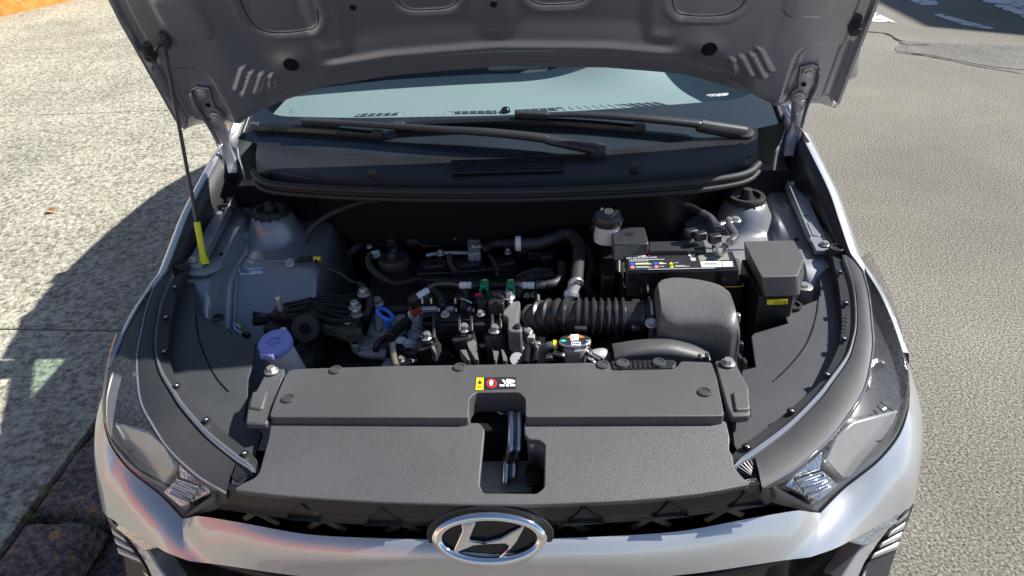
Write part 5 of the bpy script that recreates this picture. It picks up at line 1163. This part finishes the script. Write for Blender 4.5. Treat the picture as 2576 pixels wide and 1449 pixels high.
def BL(pts, m, name='label_print'): return mesh(name, [Z(*BT(x, y), bz) for x, y in pts], [list(range(len(pts)))], m, bat, smooth=False)
lb_ = BL([(150, 250), (2170, 150), (2270, 470), (180, 520)], LABELB, 'battery_label'); bz = .8742
ex = Z(*BT(900, 300), bz)-Z(*BT(300, 320), bz); ey = Z(*BT(600, 200), bz)-Z(*BT(600, 300), bz)
text('battery_text', '37110-R1610-LN2', Z(*BT(425, 277), bz), ex, ey, .0085, PAPER, bat)
def rect(x0, y0, x1, y1): return [(x0, y0), (x1, y0-(x1-x0)*.02), (x1, y1-(x1-x0)*.02), (x0, y1)]
for k in range(9): BL(rect(172+k*38, 212+(k % 3)*4, 202+k*38, 248), PAPER)
BL([(545, 180), (595, 170), (605, 215), (580, 240), (550, 235), (570, 215), (540, 205)], RED)
for x0, y0, x1, m_ in ((190, 308, 870, GREYP), (190, 332, 560, GREYP), (305, 375, 570, CREAM), (305, 392, 620, CREAM), (768, 365, 850, CREAM), (768, 382, 905, CREAM), (1062, 365, 1145, GREYP), (315, 440, 570, GREYP), (320, 458, 630, GREYP), (782, 435, 865, GREYP), (1078, 420, 1265, GREYP), (1080, 438, 1360, GREYP), (550, 492, 1860, GREYP)):
    BL(rect(x0, y0, x1, y0+11), m_)
def el(cx, cy, rx, ry, n=18): return [(cx+rx*math.cos(6.2832*k/n), cy+ry*math.sin(6.2832*k/n)) for k in range(n)]
for cx, cy, m_ in ((242, 390, BLUEP), (705, 382, BLUEP), (252, 455, PINK), (718, 447, PINK)): BL(el(cx, cy, 46, 26), m_)
for cx, cy in ((1005, 380), (1020, 443)): BL([(cx, cy-28), (cx+46, cy+20), (cx-46, cy+20)], YLAB)
BL(el(1405, 212, 66, 36), PAPER); BL([(1370, 270), (1475, 268), (1485, 330), (1395, 333)], GREYP)
for k in range(9): BL(rect(1520+k*4, 180+k*17, 2100+k*5, 189+k*17), GREYP if k % 2 else mat('multi_print%d' % k, (.35, .30+.02*k, .30), .5))
BL([(1568, 345), (1970, 335), (2005, 448), (1600, 455)], PAPER); BL([(1990, 345), (2195, 342), (2212, 440), (2020, 445)], PAPER)
bz = .8748
for k in range(22):
    x = 1662+k*11.5
    if k % 5 != 4: BL([(x, 368), (x+5, 368), (x+13, 408), (x+8, 408)], INK, 'barcode_bar')
tc_ = prism('terminal_cover', rrect(zz(M2, [(2035, 268), (2288, 262), (2322, 388), (2048, 396)], .902), .004, 2), .04, SATIN, bat, bev=.004)
lathe('cover_mark', [(.010, 0), (.010, .0008)], Z(*M2(2180, 315), .9025), BLACK, bat); 
for x in (2130, 2190, 2240): box('cover_slot', Z(*M2(x, 412), .89), .007, .004, .010, DARK, bat, bev=.001)
prism('terminal_block', zz(M2, [(1950, 400), (2050, 395), (2060, 640), (1960, 640)], .83), .1, BLACK, bat, bev=.004)
L_('battery_cable', R2, [(150, 160), (205, 195), (260, 258), (330, 240), (370, 290), (395, 340), (355, 380)], .91, .009, mat('cable_sheath', (.20, .20, .21), .25, .7), par=bat)
L_('battery_cable', R2, [(10, 95), (90, 120), (190, 190)], .91, .006, BLACK, par=bat)
lathe('terminal_clamp', [(.013, -.02), (.013, 0), (.008, .002)], Z(*R2(285, 400), .895), STEEL, bat); box('terminal_clamp_foot', Z(*R2(285, 425), .886), .034, .018, .012, PIPE, bat, bev=.003)
for x, y in ((60, 310), (130, 330), (240, 350)): box('cable_clip', Z(*R2(x, y), .905), .026, .018, .018, BLACK, bat, rz=.3, bev=.003)
bolt(Z(*R2(400, 215), .915), .008, .008, parent=bat); bolt(Z(*R2(350, 225), .915), .006, .01, parent=bat)
# ================================================================ FUSE BOX
ft = rrect([Z(u, v, .880) for u, v in [(1870, 607), (1996, 604), (2023, 650), (2006, 694), (1916, 697)]], .006, 3)
fb_ = frustum('fuse_box', ft, [V((p.x*1.0+(.008 if p.x > .5 else -.008), p.y+(.006 if p.y > .5 else -.006), .838)) for p in ft], COVER, car, bev=.006, seg=3); bar('lid_seam', Z(1908, 728, .836), Z(2004, 725, .836), .004, .005, SATIN, fb_); fb_['label'] = 'five sided black fuse box beside the lit strut tower'
bt_ = [V((p.x, p.y, .838)) for p in ft]; frustum('fuse_box_base', [p+V((0, 0, -.002)) for p in bt_], [V((p.x, p.y, .66)) for p in bt_], BLACK, fb_, bev=.003)
box('fuse_latch', Z(1975, 716, .844)+V((0, -.004, 0)), .032, .006, .012, SATIN, fb_, bev=.002); bar('latch_bar', Z(1958, 712, .846)+V((0, -.006, 0)), Z(1990, 711, .846)+V((0, -.006, 0)), .004, .004, PIPE, fb_)
q0 = bt_[len(bt_)*4//5]; fy = min(p.y for p in bt_)-.008
yl = [Y(u, v, fy) for u, v in [(1930, 755), (1982, 754), (1982, 765), (1930, 767)]]; prism('yellow_label', yl, V((0, .004, 0)), YLAB, fb_, bev=0)
for k in range(2): mesh('label_line', [p+V((0, -.0006, 0)) for p in [Y(u, v, fy) for u, v in [(1946, 758+4*k), (1972, 757.6+4*k), (1972, 759.4+4*k), (1946, 760+4*k)]]], [[0, 1, 2, 3]], mat('faint_print%d' % k, (.45, .34, .03), .5), fb_, smooth=False)
mesh('label_line', [p+V((0, -.0006, 0)) for p in [Y(u, v, fy) for u, v in [(1974, 755), (1976, 755), (1976, 765), (1974, 765)]]], [[0, 1, 2, 3]], INK, fb_, smooth=False)
bolt(Z(2023, 722, .79), .010, .009, parent=fb_, m=STEEL, fl=1.8)
# ================================================================ BRAKE FLUID RESERVOIR
bc2 = Z(*M2(2012, 165), .935)
br = lathe('brake_reservoir', [(.030, -.062), (.030, -.050), (.028, -.040), (.026, -.02), (.025, -.010)], bc2, NECK, car); br['label'] = 'white brake fluid reservoir with black cap near the firewall'
lathe('reservoir_cap', [(.029, -.024), (.0305, -.022), (.0305, -.010), (.029, -.002), (.027, 0), (0, .0005)], bc2, SATIN, br, seg=32)
for k in range(10): a = 6.2832*k/10; box('cap_lug', bc2+V((.0305*math.cos(a), .0305*math.sin(a), -.015)), .004, .009, .012, SATIN, br, rz=a, bev=.001)
z0 = bc2.z+.0009; mesh('cap_print', [Z(1495+x*.0485, 504.7+y*.0485, z0) for x, y in [(760, 390), (930, 425), (1000, 560), (905, 690), (735, 725), (575, 665), (512, 545), (600, 420)]], [list(range(8))], CREAM, br, smooth=False)
def arc(cx, cy, r0, r1, a0, a1, n=10): return [(cx+r0*math.cos(lerp(a0, a1, k/n))*1.0, cy+r0*.72*math.sin(lerp(a0, a1, k/n))) for k in range(n+1)]+[(cx+r1*math.cos(lerp(a1, a0, k/n)), cy+r1*.72*math.sin(lerp(a1, a0, k/n))) for k in range(n+1)]
for pts in (arc(755, 555, 95, 112, 0, 3.1), arc(755, 555, 95, 112, 3.14, 6.28), arc(755, 555, 150, 168, -1.9, -.6), arc(755, 555, 150, 168, 1.3, 2.6)): mesh('cap_symbol', [Z(1495+x*.0485, 504.7+y*.0485, z0+.0007) for x, y in pts], [list(range(len(pts)))], INK, br, smooth=False)
BK = lambda x, y: Z(1495+x*.0485, 504.7+y*.0485, z0)
text('cap_text', 'DOT3 OR 4', BK(1085, 670), BK(950, 830)-BK(1220, 500), BK(1085, 670)-BK(1180, 740), .0075, CREAM, br); mesh('cap_print', [BK(*p) for p in [(375, 355), (500, 395), (425, 510), (305, 485)]], [[0, 1, 2, 3]], CREAM, br, smooth=False)
lathe('brake_booster', [(.0, .05), (.05, .045), (.10, .025), (.118, .0), (.118, -.03), (.10, -.05)], V((.30, .865, .815)), mat('booster_paint', (.025, .03, .04), .22), car, ax=(-.05, -1, .12), seg=40)
lathe('master_cylinder', [(.022, 0), (.022, .13), (.014, .14)], V((.26, .84, .80)), ALU, car, ax=(-.1, -1, 0))
# ================================================================ RADIATOR FILLER
rc = Z(1447, 855, .812)
nk = lathe('radiator_filler', [(.020, -.09), (.020, -.03), (.024, -.018), (.024, -.010)], rc, ALU, car); nk['label'] = 'metal radiator filler neck with printed pressure cap'
prof = []
for k in range(48):
    t = 6.2832*k/48; r = .0205+.0105*max(0, abs(math.cos(t))-.55)/.45*(abs(math.cos(t)) > .55); prof.append(V((r*math.cos(t), r*math.sin(t)*.98, 0)))
prism('radiator_cap', [rc+p for p in prof], .010, PIPE, nk, bev=.003, seg=3)
prism('cap_label', [rc+p*.86+V((0, 0, .0008)) for p in prof], .0006, LABELB, nk, bev=0)
rz_ = rc.z+.0016
def RP(pts, m, dz=0, name='cap_print'): return mesh(name, [Z(*RC(x, y), rz_+dz) for x, y in pts], [list(range(len(pts)))], m, nk, smooth=False)
RP([(590, 325), (740, 230), (960, 205), (1180, 220), (1380, 320), (1150, 330), (760, 335)], ORANGE); RP([(735, 190), (1095, 175), (1100, 440), (740, 455)], PAPER, .0006); RP([(780, 505), (1190, 510), (1190, 665), (780, 660)], PAPER, .0004); RP(el(430, 460, 120, 45), CYAN, .0004)
RP([(815, 540), (1145, 540), (1145, 610), (815, 605)], INK, .0009)
for x in (880, 960, 1050): RP([(x-18, 545), (x+14, 545), (x+10, 600), (x-14, 600)], PAPER, .0013)
for x in (1475, 1560): RP(el(x, 455, 24, 28, 10), PAPER, .0006)
text('cap_number', '2357', Z(*RC(850, 315), rz_+.001), Z(*RC(850, 200), rz_)-Z(*RC(850, 400), rz_), Z(*RC(800, 315), rz_)-Z(*RC(900, 315), rz_), .0085, INK, nk)
tube('overflow_hose', [Z(*RC(160, 640), .798), Z(*RC(40, 660), .798), Z(1378, 872, .796), Z(1364, 888, .78), Z(1362, 920, .755)], .0085, gh, nk)
lathe('hose_band', [(.0095, -.003), (.0095, .003)], Z(*RC(50, 645), .798), YLAB, nk, ax=(1, 0, 0))
rbk = tube('filler_clamp', [Z(*RC(p[0], p[1]), .79) for p in [(1400, 1010), (1520, 850), (1600, 1040), (1700, 1110), (2080, 1330)]], .006, PIPE, nk, n=4, seg=6)
bar('clamp_plate', Z(*RC(1480, 1150), .782), Z(*RC(1880, 1330), .776), .018, .004, PIPE, nk)
tube('radiator_hose', [Z(*RC(1750, 1250), .765), Z(*RC(2100, 1180), .765), Z(*RC(2300, 1350), .75)], .018, ALU, nk)
# ================================================================ PIPES AT THE BACK OF THE BAY
ac = L_('refrigerant_pipe', M2, [(690, 365), (820, 372), (955, 372)], .80, .0112, DULL, par=car); ac['label'] = 'shiny aluminium refrigerant pipe behind the oil cap'
lathe('pipe_sleeve', [(.013, 0), (.0175, .002), (.0175, .014), (.016, .018), (.0175, .022), (.0175, .044), (.013, .047)], Z(*M2(600, 360), .80), DULL, ac, ax=(1, -.02, 0)); L_('rubber_end', M2, [(500, 372), (560, 370), (605, 364)], .80, .0145, RUBBER, par=ac)
P_('pipe_block', M2, [(950, 330), (1045, 345), (1050, 460), (955, 470)], .812, .05, ALU, par=ac, bev=.003); lathe('service_port', [(.007, 0), (.007, .008)], Z(*M2(860, 350), .812), STEEL, ac)
for x in (1000, 1040): bolt(Z(*M2(x, 412), .813), .006, .006, parent=ac)
L_('thin_pipe', M2, [(640, 480), (720, 466), (830, 460), (955, 462)], .79, .0052, DULL, par=ac)
hh1 = L_('heater_hose', M2, [(1300, 392), (1400, 392), (1500, 385), (1600, 350), (1680, 322), (1745, 330), (1785, 390), (1795, 460), (1785, 560), (1770, 690)], .838, .0138, HOSE, par=car); hh1['label'] = 'black heater hose curving behind the engine'
lathe('hose_clip', [(.0175, -.006), (.0175, .006)], Z(*M2(1335, 390), .838), WHITE, hh1, ax=(1, 0, 0)); lathe('hose_clip', [(.0165, -.003), (.0165, .003)], Z(*M2(1768, 690), .838), STEEL, hh1, ax=(-.1, .8, .3))
L_('heater_hose', M2, [(1300, 300), (1400, 210), (1500, 165), (1650, 160), (1740, 240), (1790, 310)], .80, .013, RUBBER, par=hh1); L_('heater_hose', M2, [(1080, 430), (1150, 395), (1290, 385)], .82, .010, RUBBER, par=hh1)
lathe('plug_seat', [(.013, 0), (.011, .003), (.006, .003)], Z(*M2(180, 395), .72), ALU, ac, ax=(0, -.6, .6))
for pts in ([(770, 612, .84), (775, 590, .86), (800, 560, .885), (840, 535, .90), (905, 510, .915), (960, 503, .92)], [(1640, 486, .925), (1700, 503, .915), (1760, 535, .90), (1790, 556, .895)]):
    tube('bay_seal', [Z(*p) for p in pts], .0065, RUBBER, cw, seg=8)
for pts, r, z in (([(860, 560), (980, 590), (1100, 600)], .008, .72), ([(1210, 540), (1300, 560), (1430, 580)], .009, .74), ([(1340, 900), (1400, 905), (1500, 900)], .010, .70), ([(1340, 870), (1420, 890), (1560, 885)], .012, .69), ([(1600, 880), (1560, 860), (1520, 870)], .014, .68), ([(1870, 760), (1880, 820), (1885, 880)], .010, .68), ([(1270, 560), (1290, 590), (1300, 640)], .006, .78)):
    tube('dark_hose', [Z(u, v, z) for u, v in pts], r, RUBBER, eng, seg=8)
# ================================================================ SMALL BAY DETAIL
rnd = random.Random(11)
# taped looms and plugs strewn through the middle of the bay
for pts, z, r in (([(905, 715), (925, 735), (930, 770), (920, 800)], .78, .007), ([(1320, 690), (1345, 720), (1352, 760), (1340, 790)], .79, .006), ([(1330, 860), (1350, 880), (1345, 915)], .755, .007), ([(1480, 620), (1490, 670), (1480, 720), (1500, 760)], .76, .010),
                  ([(1050, 690), (1110, 688), (1180, 684), (1260, 676)], .788, .004), ([(1530, 600), (1520, 650), (1530, 700), (1515, 740)], .77, .008), ([(880, 640), (905, 620), (940, 612), (985, 618)], .78, .008), ([(940, 605), (990, 598), (1050, 604)], .79, .009),
                  ([(1345, 905), (1400, 895), (1440, 905), (1500, 900)], .735, .008), ([(1520, 880), (1560, 870), (1620, 876)], .73, .016), ([(1600, 610), (1560, 640), (1555, 690)], .80, .006), ([(640, 790), (690, 800), (740, 812)], .72, .006)):
    corr('wiring_loom', [Z(u, v, z) for u, v in pts], r, BLACK, eng, pitch=.006)
for u, v, z, sx, sy, sz, m in ((1010, 598, .80, .030, .022, .020, BLACK), (985, 610, .80, .022, .018, .022, SATIN), (945, 640, .79, .020, .014, .016, WHITE), (912, 738, .785, .016, .016, .018, ALU), (1345, 640, .80, .030, .026, .020, BLACK), (1375, 650, .80, .026, .022, .020, SATIN), (1388, 636, .80, .018, .014, .014, BLACK),
                               (1336, 852, .765, .016, .014, .016, ALU), (1352, 866, .76, .012, .010, .010, STEEL), (1376, 902, .745, .022, .012, .012, SATIN), (1406, 892, .745, .024, .010, .008, STEEL), (1010, 880, .745, .034, .020, .018, BLACK), (1035, 890, .742, .030, .016, .014, SATIN), (1300, 560, .80, .050, .012, .034, BLACK),
                               (1270, 556, .80, .030, .010, .03, SATIN), (1500, 690, .77, .020, .018, .022, BLACK), (1340, 780, .775, .020, .018, .014, ALU), (1346, 808, .765, .014, .010, .010, STEEL), (1500, 575, .84, .030, .030, .03, SATIN), (1620, 830, .76, .020, .016, .016, BLACK), (660, 800, .73, .022, .018, .014, SATIN), (620, 842, .74, .016, .012, .012, BLACK)):
    box('connector', Z(u, v, z), sx, sy, sz, m, eng, rz=rnd.uniform(-.5, .5), bev=.002)
for u, v, z in ((1345, 742, .78), (1308, 700, .79), (930, 620, .78), (1365, 780, .77), (1210, 790, .80), (1120, 792, .80), (1010, 905, .74), (1330, 835, .77), (875, 808, .77), (1490, 812, .76)): bolt(Z(u, v, z), .006, .009, (rnd.uniform(-.2, .2), -.3, 1), eng)
# coloured wire ends
for k, m_ in enumerate((REDB, YLAB, PAPER)): tube('wire', [Z(1148+k*4, 742, .80), Z(1156+k*5, 752, .806), Z(1170+k*6, 757+k, .804), Z(1186, 760+k*2, .80)], .0016, m_, eng, seg=5)
# weld seams, dimples and drips on the inner fenders
for ap_, sg in ((apR, 1), (apL, -1)):
    for pts in ([(.45, .76), (.52, .742), (.60, .748), (.635, .775)], [(.447, .40), (.45, .55), (.448, .70), (.455, .80)], [(.63, .45), (.628, .58), (.632, .70)]):
        tube('weld_seam', [V((sg*x, y, apron_z(x, y)+.0012)) for x, y in spline([V((a, b, 0)) for a, b in pts], 8) for x, y in ((x, y),)] if False else [V((sg*q.x, q.y, apron_z(q.x, q.y)+.0010)) for q in spline([V((a, b, 0)) for a, b in pts], 8)], .0022, UNDER, ap_, n=0, seg=6)
    for k in range(6): x, y = .48+.026*k, .705+.006*math.sin(k); lathe('spot_weld', [(.0045, -.001), (.0038, .0008), (.002, .0002)], V((sg*x, y, apron_z(x, y))), UNDER, ap_, ax=(0, -.5, .85), seg=12)
# moulded text on the lamp flange is too small to read; small ribs stand in its place
for k in range(5): p = hp(2131-k*.6, 792+k*9, .003); box('flange_rib', p, .006, .003, .002, SATIN, [o for o in car.children if o.name.startswith('headlight')][0], bev=.0005)
# black edging along the near side of the cover and clips at its rear right end
for u, v in ((1760, 905), (1778, 902), (1860, 905), (1872, 915)): box('edge_clip', Z(u, v, .792), .006, .014, .018, SATIN, cov, bev=.001)
